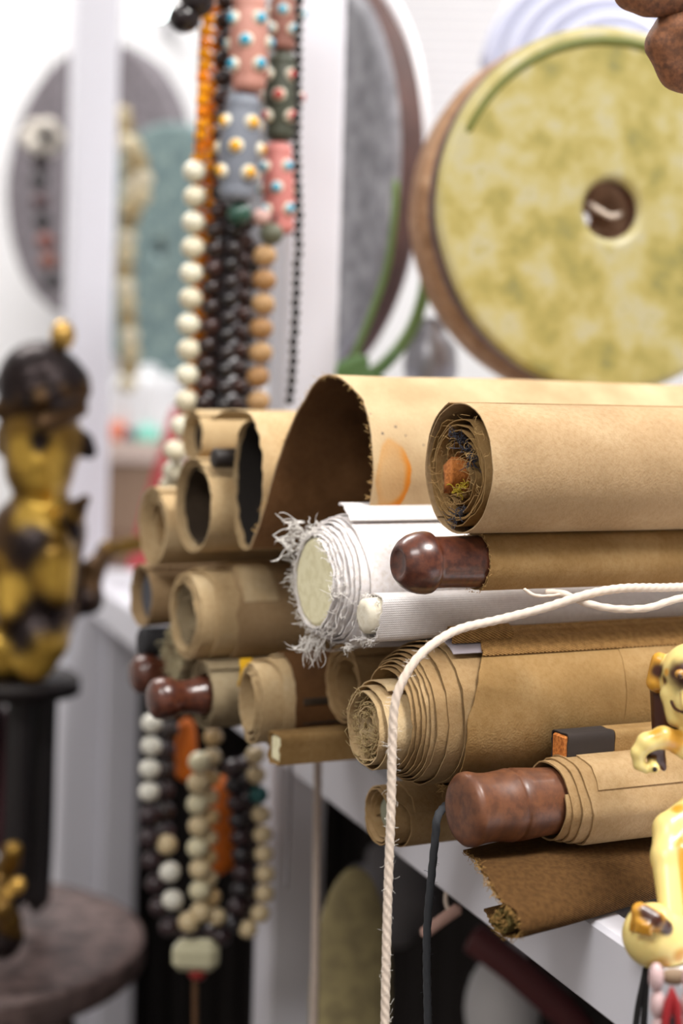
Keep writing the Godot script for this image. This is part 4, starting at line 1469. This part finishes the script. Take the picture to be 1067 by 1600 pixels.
	part("red_cap", bead_mesh(15 * c), glossy(140, 30, 24), o, Vector3(0.0015, -26 * c, 0))
	mb = MB.new()
	tube(mb, smooth_path([Vector3(0, 20 * c, 0), Vector3(0.0, -40 * c, 0), Vector3(0.001, -130 * c, 0)], 0.003), 0.002, 8)
	part("string", mb.mesh(), flat(96, 66, 40), o)


func carvings() -> void:
	var z := 0.748
	var k := z / F
	var cream := lin(230, 208, 132)
	var amber := lin(204, 148, 48)
	var brown := lin(62, 28, 12)
	var g := func(px: float, py: float, dz := 0.0) -> Vector3: return P(px, py, z + dz)
	var bones := [
		[g.call(1084, 1056), g.call(1084, 1070), 52 * k, 50 * k, cream],            # skull
		[g.call(1082, 1100, -0.006), g.call(1084, 1118, -0.004), 34 * k, 30 * k, cream],      # muzzle and jaw
		[g.call(1046, 1085, -0.003), g.call(1056, 1120, -0.004), 15 * k, 16 * k, cream],     # cheek
		[g.call(1073, 1086, -0.016), g.call(1077, 1100, -0.018), 11 * k, 14 * k, cream],      # nose
		[g.call(1030, 1032, 0.006), g.call(1024, 1066, 0.006), 13 * k, 15 * k, amber],     # ear
		[g.call(1036, 1060, 0.012), g.call(1044, 1140, 0.012), 22 * k, 26 * k, brown],      # hair at the back
		[g.call(1100, 1136), g.call(1116, 1190), 34 * k, 46 * k, cream],
		[g.call(1118, 1190), g.call(1118, 1270), 46 * k, 40 * k, cream],
		[g.call(1100, 1186, -0.006), g.call(1066, 1162, -0.010), 23 * k, 19 * k, cream],     # arm
		[g.call(1066, 1162, -0.010), g.call(1036, 1152, -0.012), 18 * k, 16 * k, amber],
		[g.call(1036, 1152, -0.012), g.call(1010, 1160, -0.013), 16 * k, 14 * k, cream],
		[g.call(1010, 1160, -0.013), g.call(997, 1176, -0.013), 14 * k, 11 * k, cream],
		[g.call(997, 1176, -0.013), g.call(998, 1194, -0.013), 10 * k, 8 * k, cream],
		[g.call(998, 1194, -0.013), g.call(1010, 1204, -0.013), 8 * k, 5 * k, cream],
		[g.call(1016, 1184, -0.010), g.call(1023, 1200, -0.014), 6 * k, 8 * k, cream],       # fingers
		[g.call(1018, 1170, -0.008), g.call(1026, 1190, -0.007), 10 * k, 8 * k, brown],
		[g.call(1032, 1172, -0.007), g.call(1037, 1200, -0.007), 7 * k, 5 * k, brown],
		[g.call(1096, 1262, -0.004), g.call(1046, 1296, -0.012), 30 * k, 25 * k, cream],     # leg
		[g.call(1046, 1296, -0.012), g.call(1043, 1340, -0.020), 25 * k, 25 * k, cream],
		[g.call(1043, 1340, -0.020), g.call(1049, 1436, -0.036), 25 * k, 17 * k, cream],
		[g.call(1080, 1286, -0.012), g.call(1064, 1330, -0.022), 15 * k, 14 * k, amber],
		[g.call(1064, 1330, -0.022), g.call(1062, 1424, -0.034), 14 * k, 10 * k, amber],
		[g.call(1100, 1290, 0.006), g.call(1074, 1340, 0.002), 28 * k, 20 * k, amber],
		[g.call(1074, 1340, 0.002), g.call(1070, 1436, -0.026), 19 * k, 13 * k, amber],
	]
	var paint := [
		[g.call(1062, 1052, -0.014), 34 * k, brown], [g.call(1062, 1040, -0.016), 9 * k, amber], [g.call(1044, 1072, -0.012), 9 * k, amber], [g.call(1046, 1095, -0.012), 8 * k, amber],
		[g.call(1027, 1048, 0.0015), 17 * k, brown], [g.call(1040, 1062, -0.004), 10 * k, brown], [g.call(1036, 1100, -0.002), 14 * k, brown], [g.call(1050, 1098, -0.014), 5 * k, brown], [g.call(1056, 1106, -0.016), 5 * k, brown], [g.call(1064, 1111, -0.018), 5 * k, brown],
		[g.call(1038, 1120, 0.0), 20 * k, brown], [g.call(1018, 1178, -0.010), 14 * k, brown], [g.call(1060, 1150, -0.016), 16 * k, amber], [g.call(1024, 1142, -0.016), 14 * k, amber],
		[g.call(1060, 1268, -0.012), 14 * k, amber], [g.call(1030, 1290, -0.004), 12 * k, amber], [g.call(1058, 1012, -0.010), 12 * k, amber], [g.call(1038, 1050, -0.006), 8 * k, amber], [g.call(1044, 1436, -0.042), 12 * k, amber], [g.call(1052, 1450, -0.040), 10 * k, brown],
	]
	var o := thing("carved_monkey", "glossy cream carved monkey with amber stains, hanging at the right edge", "carving")
	var resin := painted(0.34)
	resin.clearcoat_enabled = true
	resin.clearcoat = 0.25
	resin.clearcoat_roughness = 0.3
	resin.subsurf_scatter_enabled = true
	resin.subsurf_scatter_strength = 0.08
	part("body", body(bones, 0.0008, 0.0022, paint), resin, o)
	var mb := MB.new()
	balls(mb, g.call(1063, 1053, -0.0155), Vector3(9, 7, 7) * k, 10, 14)
	part("eye", mb.mesh(), glossy(176, 130, 60), o)
	mb = MB.new()
	balls(mb, g.call(1062, 1057, -0.0178), Vector3(4, 4, 3) * k, 8, 10)
	part("pupil", mb.mesh(), glossy(60, 34, 12), o)
	mb = MB.new()
	tube(mb, smooth_path([g.call(1048, 1094, -0.0085), g.call(1054, 1106, -0.0122), g.call(1064, 1112, -0.0172), g.call(1076, 1113, -0.019), g.call(1090, 1110, -0.018)], 0.0008), 0.0007, 8)
	part("mouth_line", mb.mesh(), flat(66, 32, 14, 0.4), o)
	mb = MB.new()
	balls(mb, g.call(1023, 1202, -0.0160), Vector3(4, 4, 3) * k, 8, 10)
	part("hole", mb.mesh(), flat(36, 18, 10, 0.6), o)
	mb = MB.new()
	tube(mb, smooth_path([g.call(1095, 1015, 0.0), g.call(1097, 900, 0.0), g.call(1100, 500, 0.0), g.call(1104, -200, 0.0)], 0.01), 0.0012, 8)
	part("hanging_cord", mb.mesh(), M.black, o)

	o = thing("carved_ball", "round cream carved ball with clasping brown stained hand, below the monkey leg", "carving")
	z = 0.712
	k = z / F
	g = func(px: float, py: float, dz := 0.0) -> Vector3: return P(px, py, z + dz)
	bones = [
		[g.call(1022, 1462, 0.0), g.call(1034, 1466, 0.0), 50 * k, 48 * k, cream],
		[g.call(1000, 1424, -0.010), g.call(1024, 1438, -0.012), 14 * k, 15 * k, amber],
		[g.call(1024, 1438, -0.012), g.call(1040, 1448, -0.011), 12 * k, 10 * k, brown],
		[g.call(990, 1438, -0.010), g.call(986, 1452, -0.009), 5 * k, 4 * k, amber],
		[g.call(997, 1440, -0.013), g.call(994, 1454, -0.013), 5 * k, 4 * k, amber],
		[g.call(1004, 1444, -0.015), g.call(1004, 1457, -0.0145), 5 * k, 4 * k, amber],
		[g.call(1013, 1447, -0.016), g.call(1015, 1459, -0.0155), 5 * k, 4 * k, amber],
	]
	paint = [[g.call(1012, 1426, -0.014), 16 * k, brown], [g.call(1026, 1438, -0.016), 16 * k, brown], [g.call(1046, 1448, -0.014), 18 * k, brown], [g.call(1040, 1470, -0.018), 14 * k, amber], [g.call(984, 1432, -0.008), 7 * k, brown], [g.call(1032, 1506, -0.010), 18 * k, amber], [g.call(1060, 1490, -0.010), 14 * k, amber]]
	part("body", body(bones, 0.00085, 0.002, paint), resin, o)
	mb = MB.new()
	tube(mb, smooth_path([g.call(1012, 1500), g.call(1004, 1540), g.call(996, 1580), g.call(988, 1650)], 0.004), 0.0014, 8)
	part("cord", mb.mesh(), M.black, o)
	mb = MB.new()
	tube(mb, smooth_path([g.call(1018, 1502), g.call(1012, 1540), g.call(1007, 1580), g.call(1002, 1650)], 0.004), 0.0014, 8)
	part("cord", mb.mesh(), M.black, o)

	# painted wood piece in the lower right corner
	o = thing("painted_carving", "red and white painted scalloped wood carving below the cream ball", "carving", P(1046, 1606, z - 0.055))
	mb = MB.new()
	for s in [-1, 1]:
		for i in 4:
			balls(mb, Vector3(s * (24 - i * 2.0) * k + (6 - i * -1.5) * k * 0.5, (72 - i * 38) * k, 0), Vector3(11, 21, 14) * k, 8, 12)
	part("pink_scallops", mb.mesh(), flat(206, 176, 176, 0.5), o)
	mb = MB.new()
	for s in [-1, 1]:
		tube(mb, PackedVector3Array([Vector3(0, 62 * k, 0.002), Vector3(s * 6 * k, 40 * k, 0.004), Vector3(s * 12 * k, -20 * k, 0.004), Vector3(s * 16 * k, -70 * k, 0.003)]), 7 * k, 8)
	part("red_stripe", mb.mesh(), flat(150, 30, 36, 0.4), o)
	mb = MB.new()
	tube(mb, PackedVector3Array([Vector3(0, 34 * k, 0.003), Vector3(0, 20 * k, 0.004), Vector3(0, -70 * k, 0.003)]), 7 * k, 8)
	part("black_stripe", mb.mesh(), flat(34, 30, 34, 0.4), o)
	mb = MB.new()
	balls(mb, Vector3(8 * k, 70 * k, -0.003), Vector3(22, 12, 12) * k)
	part("brown_tip", mb.mesh(), flat(130, 108, 84, 0.7), o)

	# brown carved nuts at the top right
	var nut := grain(15, Color8(74, 44, 26), Color8(150, 96, 60), 0.6, Vector3(40, 40, 40))
	nut.normal_enabled = true
	nut.normal_texture = M.fibre
	nut.uv1_triplanar = true
	o = thing("wooden_nut", "round brown ridged wooden nut hanging before the jade disc", "nut", P(1062, 82, 0.77))
	var hk := 0.77 / F
	bones = [[Vector3(8, 26, 0) * hk, Vector3(4, -22, 0) * hk, 52 * hk, 38 * hk, Color.WHITE], [Vector3(-22, 10, 4) * hk, Vector3(-6, -34, 4) * hk, 34 * hk, 24 * hk, Color.WHITE], [Vector3(30, -10, 2) * hk, Vector3(14, -42, 2) * hk, 34 * hk, 22 * hk, Color.WHITE]]
	part("shell", body(bones, 0.0012, 0.003), nut, o)
	mb = MB.new()
	tube(mb, smooth_path([Vector3(10, 50, 0) * hk, Vector3(12, 120, 0) * hk, Vector3(14, 700, 0) * hk], 0.01), 0.0014, 8)
	part("cord", mb.mesh(), M.black, o)
	o = thing("wooden_nut", "flat dark brown wooden nut half above the frame at top right", "nut", P(1022, -2, 0.765))
	bones = [[Vector3(-34, 10, 0) * hk, Vector3(60, 14, 0) * hk, 30 * hk, 34 * hk, Color.WHITE], [Vector3(-10, 0, 6) * hk, Vector3(40, 2, 6) * hk, 30 * hk, 32 * hk, Color.WHITE]]
	part("shell", body(bones, 0.0012, 0.003), nut, o)
	mb = MB.new()
	tube(mb, smooth_path([Vector3(10, 30, 0) * hk, Vector3(12, 120, 0) * hk, Vector3(14, 700, 0) * hk], 0.01), 0.0014, 8)
	part("cord", mb.mesh(), M.black, o)


func statue() -> void:
	var z := 1.42
	var k := z / F
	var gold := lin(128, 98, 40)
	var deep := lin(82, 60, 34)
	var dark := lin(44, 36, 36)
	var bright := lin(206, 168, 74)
	var g := func(px: float, py: float, dz := 0.0) -> Vector3: return P(px, py, z + dz)
	var bones := [
		[g.call(62, 598), g.call(74, 606), 66 * k, 64 * k, dark],                # hair dome
		[g.call(4, 640, -0.01), g.call(64, 626, -0.03), 16 * k, 15 * k, deep],     # headband
		[g.call(64, 626, -0.03), g.call(128, 610, -0.01), 15 * k, 15 * k, deep],
		[g.call(14, 668, -0.01), g.call(70, 664, -0.03), 13 * k, 13 * k, deep],
		[g.call(70, 664, -0.03), g.call(126, 640, -0.01), 13 * k, 12 * k, deep],
		[g.call(66, 690), g.call(62, 732, -0.004), 64 * k, 54 * k, gold],        # face
		[g.call(62, 704, -0.022), g.call(61, 722, -0.026), 12 * k, 15 * k, gold],  # nose
		[g.call(62, 752, -0.02), g.call(66, 756, -0.02), 20 * k, 20 * k, gold],     # chin
		[g.call(132, 690), g.call(140, 706), 15 * k, 12 * k, dark],               # ear
		[g.call(8, 676), g.call(4, 700), 16 * k, 12 * k, gold],
		[g.call(64, 770), g.call(62, 800), 40 * k, 48 * k, gold],                # neck
		[g.call(40, 830), g.call(84, 826), 52 * k, 50 * k, deep],                # shoulders
		[g.call(56, 850), g.call(54, 960), 74 * k, 66 * k, deep],                # trunk
		[g.call(90, 820, -0.02), g.call(116, 800, -0.05), 20 * k, 16 * k, gold],
		[g.call(116, 800, -0.05), g.call(134, 780, -0.06), 14 * k, 8 * k, deep],     # raised hand
		[g.call(110, 812, -0.05), g.call(118, 836, -0.05), 12 * k, 9 * k, dark],
		[g.call(84, 870, -0.03), g.call(88, 928, -0.034), 34 * k, 26 * k, gold],       # forearm
		[g.call(10, 880, -0.02), g.call(18, 960, -0.03), 30 * k, 24 * k, gold],
		[g.call(60, 940), g.call(140, 938, 0.01), 34 * k, 20 * k, dark],            # sash and curved arm
		[g.call(140, 938, 0.01), g.call(146, 890, 0.02), 19 * k, 16 * k, deep],
		[g.call(146, 890, 0.02), g.call(168, 860, 0.03), 16 * k, 14 * k, deep],
		[g.call(168, 860, 0.03), g.call(216, 850, 0.05), 14 * k, 14 * k, gold],
		[g.call(64, 1000, -0.02), g.call(52, 1030, -0.02), 44 * k, 36 * k, gold],       # knees
		[g.call(4, 1010, -0.01), g.call(0, 1030, -0.01), 42 * k, 34 * k, gold],
		[g.call(20, 980, 0.02), g.call(24, 1060, 0.02), 52 * k, 40 * k, dark],
	]
	for i in 9:                                                                     # curls round the headband
		bones.append([g.call(4 + i * 15.0, 596 + 24 * sin(i * 0.39 + 0.2), -0.034 * sin(i * 0.39)), g.call(6 + i * 15.0, 600 + 24 * sin(i * 0.39 + 0.2), -0.036 * sin(i * 0.39)), 13 * k, 13 * k, dark if i % 2 else deep])
	var m := painted(0.36, 0.7)
	var o := thing("bronze_figure", "gilt bronze figure with dark domed hair and raised hand, left of the scrolls", "statue")
	var paint := []
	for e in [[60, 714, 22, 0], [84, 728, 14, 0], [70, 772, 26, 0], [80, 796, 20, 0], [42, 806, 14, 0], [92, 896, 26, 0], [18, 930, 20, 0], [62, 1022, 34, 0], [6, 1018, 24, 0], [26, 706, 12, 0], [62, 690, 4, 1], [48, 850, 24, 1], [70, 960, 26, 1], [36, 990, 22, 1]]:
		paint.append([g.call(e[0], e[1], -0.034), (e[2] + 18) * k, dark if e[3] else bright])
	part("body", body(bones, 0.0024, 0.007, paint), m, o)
	var mb := MB.new()
	balls(mb, g.call(98, 524, 0.0), Vector3(20, 24, 20) * k)
	part("topknot", mb.mesh(), flat(196, 158, 84, 0.3, 0.7), o)
	# black stand with legs
	o = thing("black_stand", "tall black stand carrying the gilt bronze figure", "stand")
	mb = MB.new()
	for e in [[34, 1.42], [-20, 1.44], [70, 1.46]]:
		tube(mb, smooth_path([P(e[0], 1062, e[1]), P(e[0] - 4, 1180, e[1]), P(e[0] - 8, 1320, e[1]), P(e[0] - 14, 1425, e[1])], 0.01), 22 * k, 14)
	part("leg", mb.mesh(), flat(22, 18, 20, 0.5), o)
	mb = MB.new()
	lathe(mb, [Vector2(-0.012, 0.0001), Vector2(-0.012, 0.05), Vector2(-0.008, 0.055), Vector2(0.004, 0.055), Vector2(0.006, 0.0001)], 40)
	part("top_plate", mb.mesh(), flat(26, 20, 20, 0.5), o, P(22, 1074, 1.44)).rotation.z = -PI / 2
	mb = MB.new()
	tube(mb, smooth_path([P(-30, 1050, 1.5), P(0, 1150, 1.5), P(14, 1260, 1.5), P(4, 1340, 1.5)], 0.01), 20 * k, 12)
	part("maroon_ribbon", mb.mesh(), flat(74, 20, 34, 0.7), o)
	# round stool
	var c := P(-110, 1462, 1.42)
	o = thing("round_stool", "round dark wooden stool top with turned grooves under the bronze figure", "stool", Vector3(c.x, 0, c.z))
	mb = MB.new()
	var prof := [Vector2(0.0, 0.0001)]
	for i in 44:
		prof.append(Vector2(-0.0009 * (i % 2), 0.003 + i * 0.0039))
	prof.append_array([Vector2(0.001, 0.1765), Vector2(0.004, 0.178), Vector2(0.02, 0.178), Vector2(0.024, 0.175), Vector2(0.026, 0.17), Vector2(0.026, 0.0001)])
	lathe(mb, prof, 90)
	var wood := grain(16, Color8(58, 46, 44), Color8(118, 100, 96), 0.45, Vector3(6, 6, 6))
	var q := part("top", mb.mesh(), wood, o, Vector3(0, c.y, 0))
	q.rotation.z = -PI / 2
	for e in 3:
		var a := e * TAU / 3.0 + 0.5
		mb = MB.new()
		tube(mb, PackedVector3Array([Vector3(cos(a) * 0.13, c.y - 0.024, sin(a) * 0.13), Vector3(cos(a) * 0.132, c.y - 0.05, sin(a) * 0.132), Vector3(cos(a) * 0.16, 0.02, sin(a) * 0.16), Vector3(cos(a) * 0.16, 0.001, sin(a) * 0.16)]), 0.018, 14)
		part("leg", mb.mesh(), wood, o)
	# small gilt ornament on the stool
	o = thing("gilt_ornament", "small gilt scrolled ornament standing on the round stool", "ornament")
	var b2 := []
	for i in 7:
		var a := i * 0.9
		b2.append([P(6 + 14 * cos(a), 1330 + i * 18, 1.33 + 0.012 * sin(a)), P(6 + 14 * cos(a + 0.9), 1348 + i * 18, 1.33 + 0.012 * sin(a + 0.9)), 15 * k, 15 * k, deep if i % 2 else gold])
	b2.append([P(28, 1382, 1.325), P(26, 1386, 1.325), 12 * k, 12 * k, lin(220, 176, 90)])
	b2.append([P(2, 1440, 1.33), P(4, 1466, 1.33), 22 * k, 30 * k, dark])
	part("body", body(b2, 0.0022, 0.006), m, o)


func clutter() -> void:
	var mb: MB
	# beige bead ornaments in front of the discs, both sides of the left post
	var beige := [flat(186, 172, 138, 0.5), flat(150, 132, 92, 0.5), flat(204, 194, 168, 0.5)]
	strand("wooden_bead_string", "beige wooden bead string hanging right of the left post", [P(190, 180, 2.12), P(205, 260, 2.1), P(198, 360, 2.1), P(196, 450, 2.1), P(204, 540, 2.1), P(198, 600, 2.1)], 0.01, 24 * 2.1 / F, bead_mesh(16 * 2.1 / F), beige)
	strand("wooden_bead_string", "short beige knotted bead string against the blue green disc", [P(205, 230, 2.03), P(220, 262, 2.03), P(222, 300, 2.03), P(206, 330, 2.03)], 0.01, 22 * 2.1 / F, bead_mesh(17 * 2.1 / F), beige)
	strand("dark_bead_string", "black and red bead string hanging left of the left post", [P(70, 230, 2.12), P(60, 280, 2.1), P(66, 350, 2.1), P(76, 400, 2.1), P(80, 440, 2.1)], 0.01, 30 * 2.1 / F, bead_mesh(15 * 2.1 / F), [glossy(40, 34, 38), glossy(56, 44, 48), glossy(40, 34, 38), glossy(70, 40, 44), glossy(40, 34, 38), glossy(126, 66, 54), glossy(136, 80, 64)])
	var o := thing("cream_flower_knot", "cream cloth flower knot above the black and red beads", "ornament", P(66, 214, 2.1))
	mb = MB.new()
	for i in 6:
		balls(mb, Vector3(cos(i * 1.05) * 0.017, sin(i * 1.05) * 0.014, 0.006 * sin(i * 2.0)), Vector3(0.012, 0.011, 0.01), 8, 12)
	part("petals", mb.mesh(), flat(206, 200, 190, 0.8), o)
	mb = MB.new()
	balls(mb, Vector3(0.006, 0.0, 0.012), Vector3(0.009, 0.008, 0.006), 8, 12)
	part("centre", mb.mesh(), flat(50, 46, 48, 0.6), o)
	# plank with small things at the back left
	var pl := P(215, 705, 2.2)
	o = thing("wooden_box", "beige wooden box at the back between left post and scrolls", "box", Vector3(pl.x, pl.y, pl.z))
	part("lid", bevel_box(Vector3(0.16, 0.026, 0.12), 0.003), flat(196, 178, 168, 0.7), o)
	part("body", bevel_box(Vector3(0.15, 0.09, 0.11), 0.003), flat(136, 112, 92, 0.7), o, Vector3(0, -0.058, 0))
	var drop := pl.y - 0.103 - (CAM.y - 0.245)
	part("base", bevel_box(Vector3(0.16, drop, 0.12), 0.003), flat(112, 84, 66, 0.7), o, Vector3(0, -0.103 - drop / 2.0, 0))
	for e in [[231, 683, 21, [128, 206, 190], "round turquoise ball on the beige box"], [197, 684, 17, [66, 66, 84], "round slate blue ball on the beige box"], [180, 678, 22, [206, 116, 86], "round coral ball on the beige box"]]:
		var b := thing("stone_ball", e[4], "ball", P(e[0], e[1], 2.185), 0.0, "stone balls on the box")
		mb = MB.new()
		balls(mb, Vector3.ZERO, Vector3.ONE * e[2] * 2.185 / F, 14, 20)
		part("sphere", mb.mesh(), glossy(e[3][0], e[3][1], e[3][2], 0.3), b)
	o = thing("white_jar", "white ribbed jar standing behind the small stone balls", "jar", P(228, 690, 2.23))
	mb = MB.new()
	var rows := []
	for i in 9:
		var u := i / 8.0
		var row := PackedVector3Array()
		for j in 49:
			var a := TAU * (j % 48) / 48
			var r: float = 0.046 * [0.02, 0.9, 0.98, 1.0, 1.0, 1.0, 0.96, 0.8, 0.02][i] * (1.0 + 0.05 * cos(a * 10))
			row.append(Vector3(cos(a) * r, [0.0, 0.0, 0.006, 0.02, 0.05, 0.07, 0.082, 0.088, 0.088][i], sin(a) * r))
		rows.append(row)
	mb.grid(rows, true, true)
	part("body", mb.mesh(), glossy(232, 234, 238, 0.3), o)
	mb = MB.new()
	balls(mb, Vector3(0, 0.09, 0), Vector3(0.02, 0.012, 0.02))
	part("lid_knob", mb.mesh(), glossy(220, 222, 226, 0.3), o)
	# red cloth pennant
	o = thing("red_pennant", "faded red cloth pennant hanging slanted behind the cream beads", "pennant")
	mb = MB.new()
	rows = []
	for i in 13:
		var u := i / 12.0
		var row := PackedVector3Array()
		for j in 9:
			var v := j / 8.0
			row.append(P(lerpf(lerpf(292, 262, u), lerpf(268, 200, u), v) + 3 * sin(v * 9.0 + u * 3.0), lerpf(636, 890, u), 1.88 + 0.012 * sin(v * 8.0 + u * 2.0)))
		rows.append(row)
	mb.grid(rows)
	var back := []
	for row in rows:
		var q := PackedVector3Array()
		for p in row:
			q.append(p + Vector3(0, 0, -0.0015))
		back.append(q)
	mb.grid(back, false, true)
	part("cloth", mb.mesh(), flat(206, 96, 100, 0.8), o)
	# green vine across the grey disc
	o = thing("green_vine", "green vine stem with leaves in front of the grey stone disc", "vine")
	mb = MB.new()
	tube(mb, smooth_path([P(618, 280, 1.27), P(616, 340, 1.27), P(604, 420, 1.27), P(580, 490, 1.27), P(552, 560, 1.27), P(540, 596, 1.27)], 0.004), 0.0028, 8)
	tube(mb, smooth_path([P(668, 400, 1.29), P(662, 460, 1.28), P(640, 520, 1.28), P(600, 570, 1.27), P(560, 596, 1.27)], 0.004), 0.005, 8)
	part("stem", mb.mesh(), flat(98, 124, 66, 0.6), o)
	for e in [[548, 575, 30, 16, 0.5], [575, 590, 28, 12, -0.3], [606, 566, 26, 8, 0.9], [668, 368, 26, 9, -0.35], [560, 590, 24, 20, 0.2]]:
		mb = MB.new()
		balls(mb, Vector3.ZERO, Vector3(e[2] * 1.35 / F, e[3] * 1.35 / F, 0.003), 10, 16)
		var lf := part("leaf", mb.mesh(), flat(92, 128, 74, 0.5), o, P(e[0], e[1], 1.26))
		lf.rotation.z = e[4]
	o = thing("wooden_pin", "small brown wooden pin beside the rim of the jade disc", "pin", P(680, 380, 1.3), 0.4)
	mb = MB.new()
	lathe(mb, [Vector2(-0.012, 0.0001), Vector2(-0.012, 0.005), Vector2(-0.008, 0.006), Vector2(0.006, 0.004), Vector2(0.012, 0.003), Vector2(0.012, 0.0001)], 16)
	part("shaft", mb.mesh(), flat(88, 56, 50, 0.6), o)
	# silver jar between the discs
	var up := CAM.y - 0.01
	o = thing("silver_jar", "small silver jar standing between the grey and jade discs", "jar", Vector3(P(672, 600, 1.36).x, up, -1.36))
	mb = MB.new()
	lathe(mb, [Vector2(0, 0.0001), Vector2(0, 0.014), Vector2(0.004, 0.018), Vector2(0.02, 0.022), Vector2(0.038, 0.02), Vector2(0.048, 0.012), Vector2(0.056, 0.011), Vector2(0.06, 0.013), Vector2(0.062, 0.0001)], 32)
	part("body", mb.mesh(), flat(150, 150, 156, 0.35, 0.6), o).rotation.z = PI / 2
	# white box and ribbed dome at the back top right
	o = thing("white_lantern", "white paper box lantern with fine ribs behind the jade disc", "lantern", P(700, 140, 1.75))
	var body_m := flat(238, 238, 240, 0.8)
	part("body", bevel_box(Vector3(0.11, 0.19, 0.1), 0.004), body_m, o)
	for i in 18:
		part("rib", bevel_box(Vector3(0.112, 0.003, 0.102), 0.001), flat(224, 224, 228, 0.8), o, Vector3(0, -0.088 + i * 0.0103, 0))
	o = thing("white_ribbed_shell", "white ribbed shell shaped bowl on edge above the jade disc", "bowl", P(945, 125, 1.45))
	for i in 5:
		mb = MB.new()
		var path := PackedVector3Array()
		var R := (182 - i * 32.0) * 1.45 / F
		for j in 33:
			var a := lerpf(0.0, PI, j / 32.0)
			path.append(Vector3(cos(a) * R, sin(a) * R * 0.95, 0.012 * i))
		tube(mb, path, 0.0085, 12)
		part("rib", mb.mesh(), flat(200, 204, 226, 0.4), o)
	o = thing("spot_bulb", "small round glowing bulb high behind the black bead pair", "lamp", P(247, 14, 2.62))
	mb = MB.new()
	balls(mb, Vector3.ZERO, Vector3.ONE * 0.013, 12, 16)
	var glow := flat(255, 255, 255)
	glow.emission_enabled = true
	glow.emission = Color(0.93, 1.0, 0.98)
	glow.emission_energy_multiplier = 14.0
	part("bulb", mb.mesh(), glow, o)
	mb = MB.new()
	lathe(mb, [Vector2(0.01, 0.0001), Vector2(0.01, 0.008), Vector2(0.03, 0.01), Vector2(0.18, 0.01), Vector2(0.18, 0.0001)], 16)
	part("socket", mb.mesh(), flat(210, 210, 214, 0.5), o).rotation.y = PI / 2
	var li := OmniLight3D.new()
	li.name = "light"
	li.light_energy = 0.02
	li.light_size = 0.012
	li.omni_range = 6.0
	li.omni_attenuation = 2.0
	li.shadow_enabled = true
	o.add_child(li)
	# things under the shelf, deep in the dark
	o = thing("olive_board", "rounded olive brown board leaning under the shelf", "board", P(548, 1560, 1.17), 0.35)
	mb = MB.new()
	balls(mb, Vector3.ZERO, Vector3(0.03, 0.09, 0.008), 20, 28)
	part("panel", mb.mesh(), grain(17, Color8(138, 126, 92), Color8(176, 162, 116), 0.7), o)
	o = thing("white_bowl", "white round pot standing in the dark under the shelf", "pot", P(785, 1575, 1.25))
	mb = MB.new()
	balls(mb, Vector3.ZERO, Vector3(0.028, 0.04, 0.028))
	part("body", mb.mesh(), flat(220, 220, 222, 0.5), o)
	mb = MB.new()
	lathe(mb, [Vector2(0.036, 0.012), Vector2(0.04, 0.018), Vector2(0.044, 0.018), Vector2(0.044, 0.002)], 24)
	part("neck", mb.mesh(), flat(200, 200, 204, 0.5), o).rotation.z = PI / 2
	o = thing("maroon_bar", "maroon wooden bar slanting under the shelf at the right", "bar")
	mb = MB.new()
	tube(mb, PackedVector3Array([P(735, 1462, 1.18), P(740, 1465, 1.18), P(800, 1510, 1.18), P(880, 1580, 1.18), P(960, 1650, 1.18)]), 0.011, 14)
	part("rod", mb.mesh(), flat(96, 46, 48, 0.6), o)
	o = thing("grey_cloth_bundle", "grey cloth bundle stuffed under the shelf board", "bundle", P(600, 1390, 1.42))
	var bb := []
	for i in 7:
		bb.append([Vector3(rng.randf_range(-0.04, 0.04), rng.randf_range(-0.03, 0.03), rng.randf_range(-0.02, 0.02)), Vector3(rng.randf_range(-0.04, 0.04), rng.randf_range(-0.03, 0.03), rng.randf_range(-0.02, 0.02)), 0.014, 0.018, lin(118, 116, 118)])
	part("cloth", body(bb, 0.004, 0.012), painted(0.9), o)
